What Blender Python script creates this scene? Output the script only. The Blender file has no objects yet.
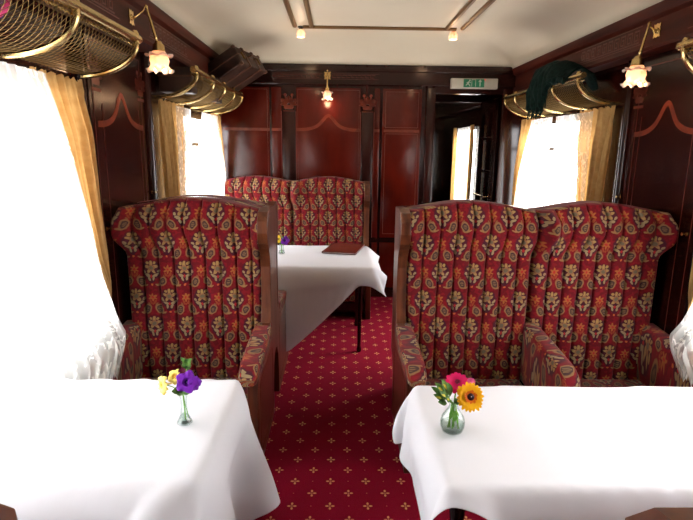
import bpy, bmesh, math, random
import numpy as np
from mathutils import Vector, Matrix, noise
PI = math.pi
sc = bpy.context.scene
col = sc.collection
rnd = random.Random(7)

# ------------------------------------------------------------------ helpers
def s2l(c):
    return tuple(((v/255)/12.92 if v/255 <= .04045 else ((v/255+.055)/1.055)**2.4) for v in c)
def rgba(c): return s2l(c)+(1,)

class X:                                    # tiny maths-to-nodes compiler
    t = None
    def __init__(s, v): s.v = v
    @staticmethod
    def m(op, *a):
        n = X.t.nodes.new('ShaderNodeMath'); n.operation = op
        for i, q in enumerate(a):
            q = q.v if isinstance(q, X) else q
            if isinstance(q, (int, float)): n.inputs[i].default_value = q
            else: X.t.links.new(q, n.inputs[i])
        return X(n.outputs[0])
    def __add__(s, o): return X.m('ADD', s, o)
    __radd__ = __add__
    def __sub__(s, o): return X.m('SUBTRACT', s, o)
    def __rsub__(s, o): return X.m('SUBTRACT', o, s)
    def __mul__(s, o): return X.m('MULTIPLY', s, o)
    __rmul__ = __mul__
    def __truediv__(s, o): return X.m('DIVIDE', s, o)
def xabs(a): return X.m('ABSOLUTE', a)
def xmin(a, b): return X.m('MINIMUM', a, b)
def xmax(a, b): return X.m('MAXIMUM', a, b)
def lt(a, b): return X.m('LESS_THAN', a, b)
def hyp(a, b): return X.m('SQRT', a*a+b*b)
def sstep(a, e, w):                         # 1 where a<e, soft edge w
    n = X.t.nodes.new('ShaderNodeMapRange'); n.interpolation_type = 'SMOOTHSTEP'
    X.t.links.new(a.v, n.inputs[0])
    n.inputs[1].default_value = e-w; n.inputs[2].default_value = e+w
    n.inputs[3].default_value = 1; n.inputs[4].default_value = 0
    return X(n.outputs[0])

def mat(name, color=(200, 200, 200), rough=.5, metal=0, spec=.38, coat=0, emit=None, estr=0):
    m = bpy.data.materials.new(name); m.use_nodes = True
    b = m.node_tree.nodes['Principled BSDF']
    b.inputs['Base Color'].default_value = rgba(color)
    b.inputs['Roughness'].default_value = rough
    b.inputs['Metallic'].default_value = metal
    b.inputs['Specular IOR Level'].default_value = spec
    b.inputs['Coat Weight'].default_value = coat
    b.inputs['Coat Roughness'].default_value = .12
    if emit:
        b.inputs['Emission Color'].default_value = rgba(emit)
        b.inputs['Emission Strength'].default_value = estr
    m['b'] = 1
    return m
def bs(m): return m.node_tree.nodes['Principled BSDF']
def mixc(t, fac, a, b):
    n = t.nodes.new('ShaderNodeMix'); n.data_type = 'RGBA'
    if isinstance(fac, X): t.links.new(fac.v, n.inputs[0])
    elif isinstance(fac, float): n.inputs[0].default_value = fac
    else: t.links.new(fac, n.inputs[0])
    for i, q in ((6, a), (7, b)):
        if isinstance(q, tuple): n.inputs[i].default_value = rgba(q)
        else: t.links.new(q, n.inputs[i])
    return n.outputs[2]
def add_noise(m, c1, c2, scale=(8, 8, 8), detail=4, bump=0, nscale=1.0, lo=.3, hi=.7, rot=None):
    t = m.node_tree; tc = t.nodes.new('ShaderNodeTexCoord'); mp = t.nodes.new('ShaderNodeMapping')
    mp.inputs['Scale'].default_value = scale
    if rot: mp.inputs['Rotation'].default_value = rot
    nz = t.nodes.new('ShaderNodeTexNoise'); nz.inputs['Scale'].default_value = nscale; nz.inputs['Detail'].default_value = detail
    t.links.new(tc.outputs['Object'], mp.inputs[0]); t.links.new(mp.outputs[0], nz.inputs['Vector'])
    mr = t.nodes.new('ShaderNodeMapRange'); mr.inputs[1].default_value = lo; mr.inputs[2].default_value = hi
    t.links.new(nz.outputs[0], mr.inputs[0])
    c = mixc(t, mr.outputs[0], c1, c2)
    t.links.new(c, bs(m).inputs['Base Color'])
    if bump:
        bp = t.nodes.new('ShaderNodeBump'); bp.inputs['Strength'].default_value = bump; bp.inputs['Distance'].default_value = .01
        t.links.new(nz.outputs[0], bp.inputs['Height']); t.links.new(bp.outputs[0], bs(m).inputs['Normal'])
    return m

def fin(name, bm, m, parent=None, smooth=True, kind=None, ang=35, bevel=0, subsurf=0, solid=0):
    me = bpy.data.meshes.new(name)
    uv = bm.loops.layers.uv.verify() if not bm.loops.layers.uv.active else bm.loops.layers.uv.active
    if not bm.loops.layers.uv.get('keep'):
        bm.normal_update()
        for f in bm.faces:
            n = f.normal; a = max(range(3), key=lambda i: abs(n[i]))
            for l in f.loops:
                c = l.vert.co
                l[uv].uv = (c.y, c.z) if a == 0 else ((c.x, c.z) if a == 1 else (c.x, c.y))
    bm.to_mesh(me); bm.free()
    o = bpy.data.objects.new(name, me); col.objects.link(o)
    for mm in (m if isinstance(m, list) else [m]): me.materials.append(mm)
    if smooth:
        for p in me.polygons: p.use_smooth = True
        try: me.set_sharp_from_angle(angle=math.radians(ang))
        except Exception: pass
    if bevel:
        b = o.modifiers.new('bevel', 'BEVEL'); b.width = bevel; b.segments = 2; b.limit_method = 'ANGLE'
    if solid:
        b = o.modifiers.new('solid', 'SOLIDIFY'); b.thickness = solid; b.offset = 0
    if subsurf:
        b = o.modifiers.new('sub', 'SUBSURF'); b.levels = subsurf; b.render_levels = subsurf
    if parent is not None:
        o.parent = parent
        o.matrix_parent_inverse = Matrix.Translation(-parent.location) if parent.type == 'EMPTY' else Matrix()
    if kind: o['kind'] = kind
    return o
def tag(o, label, cat, group=None):
    o['label'] = label; o['category'] = cat
    if group: o['group'] = group
    return o
def thing(name, label, cat, loc, group=None):
    o = bpy.data.objects.new(name, None); col.objects.link(o); o.location = loc
    o.empty_display_size = .05
    return tag(o, label, cat, group)
def struct(o): o['kind'] = 'structure'; return o

def box(bm, x0, x1, y0, y1, z0, z1, M=None, bev=0):
    r = bmesh.ops.create_cube(bm, size=1)
    T = Matrix.Translation(((x0+x1)/2, (y0+y1)/2, (z0+z1)/2)) @ Matrix.Diagonal((abs(x1-x0), abs(y1-y0), abs(z1-z0), 1))
    if M is not None: T = M @ T
    bmesh.ops.transform(bm, matrix=T, verts=r['verts'])
    if bev:
        es = list({e for v in r['verts'] for e in v.link_edges})
        bmesh.ops.bevel(bm, geom=es, offset=bev, segments=3, affect='EDGES', profile=.5)
def prism(bm, pts, fn, t0, t1):
    """closed outline pts (a,b); fn(a,b,t)->xyz"""
    A = [bm.verts.new(fn(a, b, t0)) for a, b in pts]; B = [bm.verts.new(fn(a, b, t1)) for a, b in pts]
    n = len(pts); caps = [bm.faces.new(A), bm.faces.new(B[::-1])]
    for i in range(n): bm.faces.new((A[i], B[i], B[(i+1) % n], A[(i+1) % n]))
    for f_ in caps: f_.normal_update()
    bmesh.ops.triangulate(bm, faces=caps, ngon_method='EAR_CLIP')
def tube(bm, pts, r, seg=10, closed=False, cap=True):
    P = [Vector(p) for p in pts]; n = len(P); rings = []
    up = None
    for i in range(n):
        if closed: T = (P[(i+1) % n]-P[i-1]).normalized()
        else: T = (P[min(i+1, n-1)]-P[max(i-1, 0)]).normalized()
        if up is None:
            up = Vector((0, 0, 1)) if abs(T.z) < .9 else Vector((1, 0, 0))
        a = T.cross(up).normalized(); up = a.cross(T).normalized()
        rr = r[i] if isinstance(r, (list, tuple)) else r
        rings.append([bm.verts.new(P[i]+(a*math.cos(2*PI*k/seg)+up*math.sin(2*PI*k/seg))*rr) for k in range(seg)])
    m = n if closed else n-1
    for i in range(m):
        A, B = rings[i], rings[(i+1) % n]
        for k in range(seg): bm.faces.new((A[k], B[k], B[(k+1) % seg], A[(k+1) % seg]))
    if cap and not closed:
        bm.faces.new(rings[0]); bm.faces.new(rings[-1][::-1])
def lathe(bm, prof, loc=(0, 0, 0), seg=24, M=None, flute=None, cap=False):
    L = Vector(loc); rings = []
    for j, (r, z) in enumerate(prof):
        ring = []
        for k in range(seg):
            a = 2*PI*k/seg; rr, zz = (r, z) if flute is None else flute(r, z, a, j)
            p = Vector((rr*math.cos(a), rr*math.sin(a), zz))
            if M is not None: p = M @ p
            ring.append(bm.verts.new(p+L))
        rings.append(ring)
    for A, B in zip(rings, rings[1:]):
        for k in range(seg): bm.faces.new((A[k], A[(k+1) % seg], B[(k+1) % seg], B[k]))
    if cap: bm.faces.new(rings[0][::-1]); bm.faces.new(rings[-1])
def gridm(bm, nu, nv, fn, uvfn=None, wrapu=False, mi=0):
    V = [[bm.verts.new(fn(i/(nu-1) if not wrapu else i/nu, j/(nv-1))) for i in range(nu)] for j in range(nv)]
    uv = bm.loops.layers.uv.verify()
    for j in range(nv-1):
        for i in range(nu if wrapu else nu-1):
            i2 = (i+1) % nu
            f = bm.faces.new((V[j][i], V[j][i2], V[j+1][i2], V[j+1][i])); f.material_index = mi
            if uvfn:
                for l, (a, b) in zip(f.loops, ((i, j), (i+1, j), (i+1, j+1), (i, j+1))):
                    l[uv].uv = uvfn(a/(nu-1), b/(nv-1))
    return V
def keepuv(bm): bm.loops.layers.uv.new('keep')
def NB(): return bmesh.new()
def sm(t, a, b):
    t = max(0, min(1, (t-a)/(b-a))); return t*t*(3-2*t)
def interp(z, pts):
    pts = sorted(pts)
    if z <= pts[0][0]: return pts[0][1]
    for (a, b), (c, d) in zip(pts, pts[1:]):
        if z <= c: return b+(d-b)*(z-a)/(c-a)
    return pts[-1][1]

# ------------------------------------------------------------------ dimensions
XL, XR = -1.17, 1.80; CL, CR = -1.02, 1.66; YB = 5.24; YF = -1.7
ZC = 2.235; ZT = .685; C1 = 2.93

# ------------------------------------------------------------------ materials
wood = mat('mahogany', (70, 18, 10), .2, coat=.05)
add_noise(wood, (24, 6, 4), (54, 14, 8), (14, 14, 1.1), 6, nscale=1.4, lo=.25, hi=.8)
wood_fr = mat('frieze_mahogany', (70, 24, 14), .5, spec=.2)
add_noise(wood_fr, (44, 13, 7), (82, 28, 14), (14, 1.2, 14), 6, nscale=1.4)
wood_mo = mat('moulding_wood', (110, 58, 32), .3, coat=.1)
add_noise(wood_mo, (62, 27, 14), (104, 56, 31), (25, 25, 2), 5, nscale=1.2)
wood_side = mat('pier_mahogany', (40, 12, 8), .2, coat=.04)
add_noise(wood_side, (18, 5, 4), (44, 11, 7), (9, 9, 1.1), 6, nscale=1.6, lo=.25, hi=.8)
wood_dark = mat('dark_mahogany', (40, 12, 10), .2, coat=.05)
add_noise(wood_dark, (24, 7, 5), (44, 13, 8), (22, 22, 1.5), 5, nscale=1.2)
wood_post = mat('post_wood', (90, 45, 25), .34, coat=.2)
add_noise(wood_post, (52, 20, 11), (92, 42, 22), (25, 25, 2), 5, nscale=1.2)
wood_panel = mat('panel_mahogany', (100, 30, 14), .2, coat=.04)
add_noise(wood_panel, (48, 6, 3), (84, 17, 5), (5, 5, 1.2), 6, nscale=1.6, lo=.2, hi=.8)
inlay = mat('inlay_wood', (150, 66, 26), .35, coat=.1)
add_noise(inlay, (80, 24, 9), (114, 42, 16), (20, 20, 20), 4)
inlay_dim = mat('inlay_line', (88, 30, 16), .35, coat=.1)
brass = mat('brass', (204, 178, 120), .26, metal=1)
brass_ag = mat('aged_brass', (116, 94, 58), .45, metal=1)
cream = mat('cream_paint', (226, 216, 192), .5, coat=.04)
add_noise(cream, (222, 211, 186), (230, 221, 199), (1.2, 1.2, 1.2), 3)
rail_m = mat('ceiling_rail', (112, 84, 50), .4)
black = mat('black_paint', (20, 18, 18), .4)
steel = mat('grey_metal', (120, 120, 122), .4, metal=.6)
white_pl = mat('white_plastic', (168, 164, 150), .4)
green_s = mat('sign_green', (10, 78, 52), .5, emit=(10, 78, 52), estr=.35)
leather = mat('menu_leather', (92, 30, 20), .35)
add_noise(leather, (84, 26, 18), (104, 36, 24), (60, 60, 60), 3)
case_m = mat('case_leather', (46, 28, 22), .5)
add_noise(case_m, (36, 21, 17), (62, 38, 28), (14, 14, 14), 4)
case_l = mat('case_trim', (86, 54, 38), .45)
bag_m = mat('holdall_brown', (74, 48, 34), .6)
add_noise(bag_m, (60, 38, 28), (88, 60, 42), (10, 10, 10), 4)
shawl_m = mat('shawl_green', (22, 50, 44), .95, spec=.1)
add_noise(shawl_m, (7, 20, 18), (20, 42, 37), (45, 45, 45), 4, bump=.4)
purple_bag = mat('floral_bag', (96, 60, 84), .8)
def m_floralbag(m):
    t = m.node_tree; tc = t.nodes.new('ShaderNodeTexCoord'); v = t.nodes.new('ShaderNodeTexVoronoi'); v.inputs['Scale'].default_value = 13
    t.links.new(tc.outputs['Object'], v.inputs['Vector'])
    r = t.nodes.new('ShaderNodeValToRGB'); cr = r.color_ramp; cr.interpolation = 'CONSTANT'
    cr.elements[0].position = 0; cr.elements[0].color = rgba((84, 56, 78))
    for p, c in ((.72, (196, 50, 110)), (.84, (80, 110, 66)), (.92, (92, 62, 84))):
        e = cr.elements.new(p); e.color = rgba(c)
    s = t.nodes.new('ShaderNodeSeparateColor'); t.links.new(v.outputs['Color'], s.inputs[0]); t.links.new(s.outputs[0], r.inputs[0])
    t.links.new(r.outputs[0], bs(m).inputs['Base Color'])
m_floralbag(purple_bag)

def translucent(name, c, tr=.5, holes=None, rough=.8):
    m = bpy.data.materials.new(name); m.use_nodes = True; t = m.node_tree; t.nodes.clear()
    out = t.nodes.new('ShaderNodeOutputMaterial')
    d = t.nodes.new('ShaderNodeBsdfDiffuse'); tl = t.nodes.new('ShaderNodeBsdfTranslucent')
    mx = t.nodes.new('ShaderNodeMixShader'); mx.inputs[0].default_value = tr
    t.links.new(d.outputs[0], mx.inputs[1]); t.links.new(tl.outputs[0], mx.inputs[2])
    d.inputs[0].default_value = rgba(c); tl.inputs[0].default_value = rgba(c)
    t.links.new(mx.outputs[0], out.inputs[0])
    return m, t, d, tl, mx, out
linen, *_ = translucent('linen', (234, 234, 240), .30)
# lace: open net with denser sprigs
lace, t, d, tl, mx, out = translucent('lace', (244, 242, 236), .5)
tc = t.nodes.new('ShaderNodeTexCoord')
X.t = t
sp = t.nodes.new('ShaderNodeSeparateXYZ'); t.links.new(tc.outputs['UV'], sp.inputs[0])
U, V = X(sp.outputs[0]), X(sp.outputs[1])
nz = t.nodes.new('ShaderNodeTexNoise'); nz.inputs['Scale'].default_value = 16; nz.inputs['Detail'].default_value = 3
t.links.new(tc.outputs['UV'], nz.inputs['Vector'])
vo = t.nodes.new('ShaderNodeTexVoronoi'); vo.inputs['Scale'].default_value = 26; vo.feature = 'DISTANCE_TO_EDGE'
t.links.new(tc.outputs['UV'], vo.inputs['Vector'])
sprig = sstep(X(vo.outputs[0]), .10, .06)*sstep(X(nz.outputs[0])*-1, -.52, .05)
alpha = xmin(xmax(sprig*.9, .0)+.52, 1)
tp = t.nodes.new('ShaderNodeBsdfTransparent'); m2 = t.nodes.new('ShaderNodeMixShader')
t.links.new(alpha.v, m2.inputs[0]); t.links.new(tp.outputs[0], m2.inputs[1]); t.links.new(mx.outputs[0], m2.inputs[2])
t.links.new(m2.outputs[0], out.inputs[0])
# gold velvet curtain
gold, t, d, tl, mx, out = translucent('gold_curtain', (206, 160, 92), .3)
tc = t.nodes.new('ShaderNodeTexCoord'); nz = t.nodes.new('ShaderNodeTexNoise'); nz.inputs['Scale'].default_value = 26; nz.inputs['Detail'].default_value = 4
t.links.new(tc.outputs['UV'], nz.inputs['Vector'])
cc = mixc(t, nz.outputs[0], (150, 112, 62), (206, 174, 120))
t.links.new(cc, d.inputs[0])
cc2 = mixc(t, nz.outputs[0], (190, 138, 72), (224, 182, 118)); t.links.new(cc2, tl.inputs[0])
# window / vase glass
def glass(name, ior=1.45, tint=(255, 255, 255), edge=.0):
    m = bpy.data.materials.new(name); m.use_nodes = True; t = m.node_tree; t.nodes.clear()
    out = t.nodes.new('ShaderNodeOutputMaterial'); tp = t.nodes.new('ShaderNodeBsdfTransparent'); gl = t.nodes.new('ShaderNodeBsdfGlossy')
    gl.inputs['Roughness'].default_value = .03; tp.inputs[0].default_value = rgba(tint)
    fr = t.nodes.new('ShaderNodeLayerWeight'); fr.inputs[0].default_value = ior-1
    mx = t.nodes.new('ShaderNodeMixShader'); X.t = t; t.links.new((X(fr.outputs['Facing'])*.12+.03).v, mx.inputs[0])
    if edge:
        X.t = t; f = X(fr.outputs['Facing']); t.links.new((f*f*f*edge+.04).v, mx.inputs[0])
        tint2 = mixc(t, f*f, tint, (196, 212, 206)); t.links.new(tint2, tp.inputs[0])
    t.links.new(tp.outputs[0], mx.inputs[1]); t.links.new(gl.outputs[0], mx.inputs[2]); t.links.new(mx.outputs[0], out.inputs[0])
    return m
pane_m = glass('window_glass', 1.15)
vase_m = glass('vase_glass', 1.4, (252, 255, 254), .55)
water_m = glass('water', 1.3, (238, 246, 240), .25)
# tulip shade glass
shade_m, t, d, tl, mx, out = translucent('frosted_shade', (240, 228, 222), .5)
g = t.nodes.new('ShaderNodeBsdfGlossy'); g.inputs['Roughness'].default_value = .15
m3 = t.nodes.new('ShaderNodeMixShader'); m3.inputs[0].default_value = .12
t.links.new(mx.outputs[0], m3.inputs[1]); t.links.new(g.outputs[0], m3.inputs[2]); t.links.new(m3.outputs[0], out.inputs[0])
bulb_m = mat('bulb', (255, 200, 140), .4, emit=(255, 176, 96), estr=5)
# carpet
carpet = mat('carpet', (120, 20, 40), .95, spec=.1)
t = carpet.node_tree; X.t = t
tc = t.nodes.new('ShaderNodeTexCoord'); sp = t.nodes.new('ShaderNodeSeparateXYZ'); t.links.new(tc.outputs['Object'], sp.inputs[0])
px, py = X(sp.outputs[0]), X(sp.outputs[1])
PX, PY = .1625, .1712
def cell(a, p, off): return (X.m('PINGPONG', a-off+p*400, p/2))     # distance to lattice line, 0..p/2
def flower(ox, oy):
    a = cell(px, PX, ox); b = cell(py, PY, oy)
    pet = xmin(xmin(hyp((a-.0125)*.62, b), hyp(a, (b-.015)*.62)), hyp(a, b)*1.6)
    return sstep(pet, .0046, .0012)
fl = xmax(flower(-.022, 1.98), flower(-.022+PX/2, 1.98+PY/2))
def dot(ox, oy): return sstep(hyp(cell(px, PX, ox), cell(py, PY, oy)), .0026, .001)
dt = xmax(dot(-.022+PX/2, 1.98), dot(-.022, 1.98+PY/2))
nz = t.nodes.new('ShaderNodeTexNoise'); nz.inputs['Scale'].default_value = 260; nz.inputs['Detail'].default_value = 2
t.links.new(tc.outputs['Object'], nz.inputs['Vector'])
base = mixc(t, nz.outputs[0], (84, 5, 18), (120, 13, 37))
c1 = mixc(t, dt*.5, base, (180, 120, 84)); c2 = mixc(t, fl*.85, c1, (180, 130, 84))
t.links.new(c2, bs(carpet).inputs['Base Color'])
bs(carpet).inputs['Specular IOR Level'].default_value = .05
bp = t.nodes.new('ShaderNodeBump'); bp.inputs['Strength'].default_value = .4; bp.inputs['Distance'].default_value = .003
t.links.new(nz.outputs[0], bp.inputs['Height']); t.links.new(bp.outputs[0], bs(carpet).inputs['Normal'])
# damask upholstery (coordinates in design units: 1 unit = .174/120 m)
fabric = mat('damask', (120, 20, 30), .85, spec=.15)
t = fabric.node_tree; X.t = t
tc = t.nodes.new('ShaderNodeTexCoord'); sp = t.nodes.new('ShaderNodeSeparateXYZ'); t.links.new(tc.outputs['UV'], sp.inputs[0])
wz = t.nodes.new('ShaderNodeTexNoise'); wz.inputs['Scale'].default_value = 42; wz.inputs['Detail'].default_value = 1
t.links.new(tc.outputs['UV'], wz.inputs['Vector'])
ws = t.nodes.new('ShaderNodeSeparateColor'); t.links.new(wz.outputs['Color'], ws.inputs[0])
K = 120/.174
u = X(sp.outputs[0])*K+(X(ws.outputs[0])-.5)*9
w = X(sp.outputs[1])*K+(X(ws.outputs[1])-.5)*9
RH = 105.
row = X.m('FLOOR', (w+40000.)/RH)
v = (w+40000.)-row*RH                       # 0..105 up
par = X.m('MODULO', row, 2.)
uu = u+par*60.+60000.
cx_ = uu-X.m('FLOOR', uu/120.)*120.-60.
a = xabs(cx_)                                # 0..60 from bouquet column
b = 65.-v                                    # b: -40 (top) .. 65 (bottom)
def ell(x0, y0, rx, ry, th=0.):
    dx, dy = a-x0, b-y0; c, s_ = math.cos(th), math.sin(th)
    return hyp((dx*c+dy*s_)/rx, (dy*c-dx*s_)/ry)
W = .09
def em(x0, y0, rx, ry, th=0., lim=1., w_=.12): return sstep(ell(x0, y0, rx, ry, th), lim, w_)
navy = xmax(em(0, 2, 33, 36), em(0, 36, 13, 14))
red1 = sstep(X.m('SINE', X(ws.outputs[2])*12.), 0., .6)
c = mixc(t, red1, (112, 10, 22), (92, 7, 18))
c = mixc(t, em(60, 30, 34, 52)*.35, c, (126, 14, 24))
c = mixc(t, navy*.72, c, (40, 20, 36))
# cream bouquet
ang = X.m('ARCTAN2', a, (b+6.)*-1.)
rr = hyp(a, b+6.)
star = sstep(rr-(X.m('COSINE', ang*5.)*6.5), 16.5, 2.2)
core = sstep(rr, 7.5, 1.5)
c = mixc(t, star*.9, c, (150, 118, 72))
c = mixc(t, sstep(xabs(rr-10.), 1.8, .8)*.7, c, (120, 70, 50))
c = mixc(t, core, c, (96, 84, 66))
c = mixc(t, xmax(em(0, -27, 5, 7), em(12, -24, 5, 6, .5))*.9, c, (148, 118, 68))
lv = xmax(em(14, 20, 11, 5, -.45), xmax(em(25, 6, 7, 4.5, -.9), em(8, 33, 4, 8, .2)))
c = mixc(t, lv*.9, c, (140, 122, 88))
c = mixc(t, em(0, 24, 4, 6), c, (150, 30, 34))
c = mixc(t, em(0, 55, 4, 4), c, (170, 84, 38))
# orange sprig between bouquets
ra = hyp(a-60., b+2.); an2 = X.m('ARCTAN2', a-60., (b+2.)*-1.)
c = mixc(t, sstep(ra-X.m('COSINE', an2*6.)*4.5, 12., 2.)*.85, c, (150, 88, 40))
c = mixc(t, em(60, -2, 4, 5), c, (150, 40, 30))
c = mixc(t, xmax(em(52, 16, 3.5, 8, -.3), em(60, 22, 3, 5))*.8, c, (136, 64, 32))
# paisley
pe = ell(38, 44, 13, 19, .45)
c = mixc(t, sstep(pe, 1.08, .1)*.92, c, (126, 96, 60))
c = mixc(t, sstep(pe, .74, .1), c, (60, 40, 40))
c = mixc(t, xmin(sstep(pe, .45, .1), sstep(X.m('SINE', b*1.1), .2, .4))*.8, c, (120, 94, 62))
c = mixc(t, em(47, 25, 3, 8, -.5)*.7, c, (122, 86, 50))
c = mixc(t, em(22, 58, 9, 3.5, .3)*.8, c, (136, 104, 62))
t.links.new(c, bs(fabric).inputs['Base Color'])
bs(fabric).inputs['Sheen Weight'].default_value = .1

# ------------------------------------------------------------------ room shell
def smooth_wall(name, side):
    x0 = XL if side < 0 else XR; x1 = x0+side*.08
    bm = NB(); a, b = min(x0, x1), max(x0, x1)
    wins = [(.50, 2.40), (3.60, 5.14)]; z0, z1 = .70, 1.76
    box(bm, a, b, YF, YB+.02, 0, z0); box(bm, a, b, YF, YB+.02, z1, ZC+.2)
    y = YF
    for p, q in wins: box(bm, a, b, y, p, z0, z1); y = q
    box(bm, a, b, y, YB+.02, z0, z1)
    return struct(fin(name, bm, wood)), wins
wall_left, wins = smooth_wall('wall_left', -1)
wall_right, _ = smooth_wall('wall_right', 1)
DX0, DX1, DZ = .93, 1.575, 2.05
bm = NB(); box(bm, XL-.08, DX0, YB, YB+.06, 0, 2.5); box(bm, DX1, XR+.08, YB, YB+.06, 0, 2.5); box(bm, DX0, DX1, YB, YB+.06, DZ, 2.5)
wall_back = struct(fin('wall_back', bm, wood))
bm = NB(); box(bm, XL-.08, XR+.08, YF-.06, YF, 0, 2.5); wall_front = struct(fin('wall_front', bm, wood))
bm = NB(); box(bm, XL-.1, XR+.1, YF-.1, 9.3, -.08, 0); struct(fin('floor', bm, carpet, smooth=False))
# coved ceiling with a hipped far end
bm = NB()
def ceil(u_, v_):
    x = CL+(CR-CL)*(.5-.5*math.cos(PI*u_)) if False else CL-.02+(CR-CL+.04)*u_
    y = YF+(YB+.02-YF)*(1-(1-v_)**1.6)
    dd = min((x-CL+.02)/.70, (CR+.02-x)/.70, (YB+.02-y)/.86); dd = max(0, min(1, dd))
    return (x, y, ZC-.005+.20*math.sqrt(1-(1-dd)**2.2))
gridm(bm, 70, 110, ceil)
o = fin('ceiling', bm, cream, ang=180); struct(o)
sd = o.modifiers.new('solid', 'SOLIDIFY'); sd.thickness = .03; sd.offset = 1
# cornices: boxed friezes with mouldings
def frieze_side(n, side):
    xi = CL if side < 0 else CR; xo = XL if side < 0 else XR
    bm = NB(); f = lambda a_, b_, y: (a_, y, b_)
    s = side
    pts = [(xo+s*.02, 2.04), (xi+s*.02, 2.04), (xi+s*.012, 2.055), (xi+s*.02, 2.07), (xi+s*.02, 2.185), (xi-s*.005, 2.20), (xi-s*.02, 2.235), (xi-s*.02, 2.25), (xo+s*.02, 2.25)]
    if s < 0: pts = pts[::-1]
    prism(bm, pts, f, YF, YB)
    o = struct(fin('trim_%d' % n, bm, wood_fr)); return o
def key(bm, y0, y1, put, z0, h):
    """greek key fret of thin strips; put(y0,y1,z0,z1) adds a strip"""
    y = y0; w_ = h*.09; p = h*1.05
    while y+p <= y1:
        for (a_, b_, c_, d_) in ((0, .8, 1-.1, 1), (.8-.1, .8, .2, 1), (.25, .8, .2, .3), (.25, .35, .2, .7), (.25, .55, .6, .7), (0, .1, 0, 1), (0, 1.05, 0, .1)):
            put(y+a_*h, y+b_*h, z0+c_*h, z0+d_*h)
        y += p
for n, side in ((1, -1), (2, 1)):
    o = frieze_side(n, side); xi = CL if side < 0 else CR
    bm = NB(); fx = xi+side*.02
    put = lambda y0, y1, z0, z1: box(bm, fx-side*.0015, fx+side*.004, y0, y1, z0, z1)
    for (ya, yb) in ((1.75, 2.66), (3.10, 3.9), (.3, 1.2)):
        key(bm, ya, yb, put, 2.095, .07)
        put(ya-.02, yb+.02, 2.178, 2.182); put(ya-.02, yb+.02, 2.083, 2.087)
    fin('inlay_fret', bm, inlay_dim, o)
bm = NB(); box(bm, XL, XR, YB-.035, YB+.01, 2.09, 2.25); box(bm, XL, XR, YB-.05, YB, 2.205, 2.235); box(bm, XL, XR, YB-.045, YB, 2.085, 2.10)
tb = struct(fin('trim_3', bm, wood_dark, bevel=.004))
bm = NB()
for xa, xb in ((-.62, -.15), (-.06, .38)):
    box(bm, xa, xb, YB-.0375, YB-.03, 2.135, 2.137); box(bm, xa, xb, YB-.0375, YB-.03, 2.183, 2.185)
    x = xa
    while x+.045 < xb:
        box(bm, x, x+.032, YB-.0375, YB-.03, 2.148, 2.152); box(bm, x, x+.004, YB-.0375, YB-.03, 2.148, 2.174); box(bm, x+.012, x+.045, YB-.0375, YB-.03, 2.17, 2.174); x += .045
fin('inlay_fret', bm, inlay_dim, tb)

# marquetry --------------------------------------------------------
def ribbon(bm, pts, w_, put):
    """flat band following pts (a,b) of width w_, put(a,b,t)->xyz"""
    n = len(pts); L = []; R = []
    for i, p in enumerate(pts):
        p0, p1 = pts[max(i-1, 0)], pts[min(i+1, n-1)]
        dx, dy = p1[0]-p0[0], p1[1]-p0[1]; l = math.hypot(dx, dy) or 1; nx, ny = -dy/l*w_/2, dx/l*w_/2
        L.append((p[0]+nx, p[1]+ny)); R.append((p[0]-nx, p[1]-ny))
    vs = [[bm.verts.new(put(q[i][0], q[i][1], t_)) for i in range(n)] for q in (L, R) for t_ in (0, 1)]
    for i in range(n-1):
        for A, B in ((1, 3), (0, 1), (3, 2), (2, 0)):
            bm.faces.new((vs[A][i], vs[A][i+1], vs[B][i+1], vs[B][i]))
def ogee(c, wd, z, h):
    return [(c-wd+2*wd*i/40, z+h*(math.exp(-((i/20-1)/.20)**2*.9)*.55+math.exp(-((i/20-1)/.45)**2)*.45)) for i in range(41)]
def rectline(bm, x0, x1, z0, z1, w_, put):
    for a_, b_, c_, d_ in ((x0, x1, z0, z0), (x0, x1, z1, z1)): ribbon(bm, [(a_, c_), (b_, d_)], w_, put)
    for xx in (x0, x1): ribbon(bm, [(xx, z0), (xx, z1)], w_, put)
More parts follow.
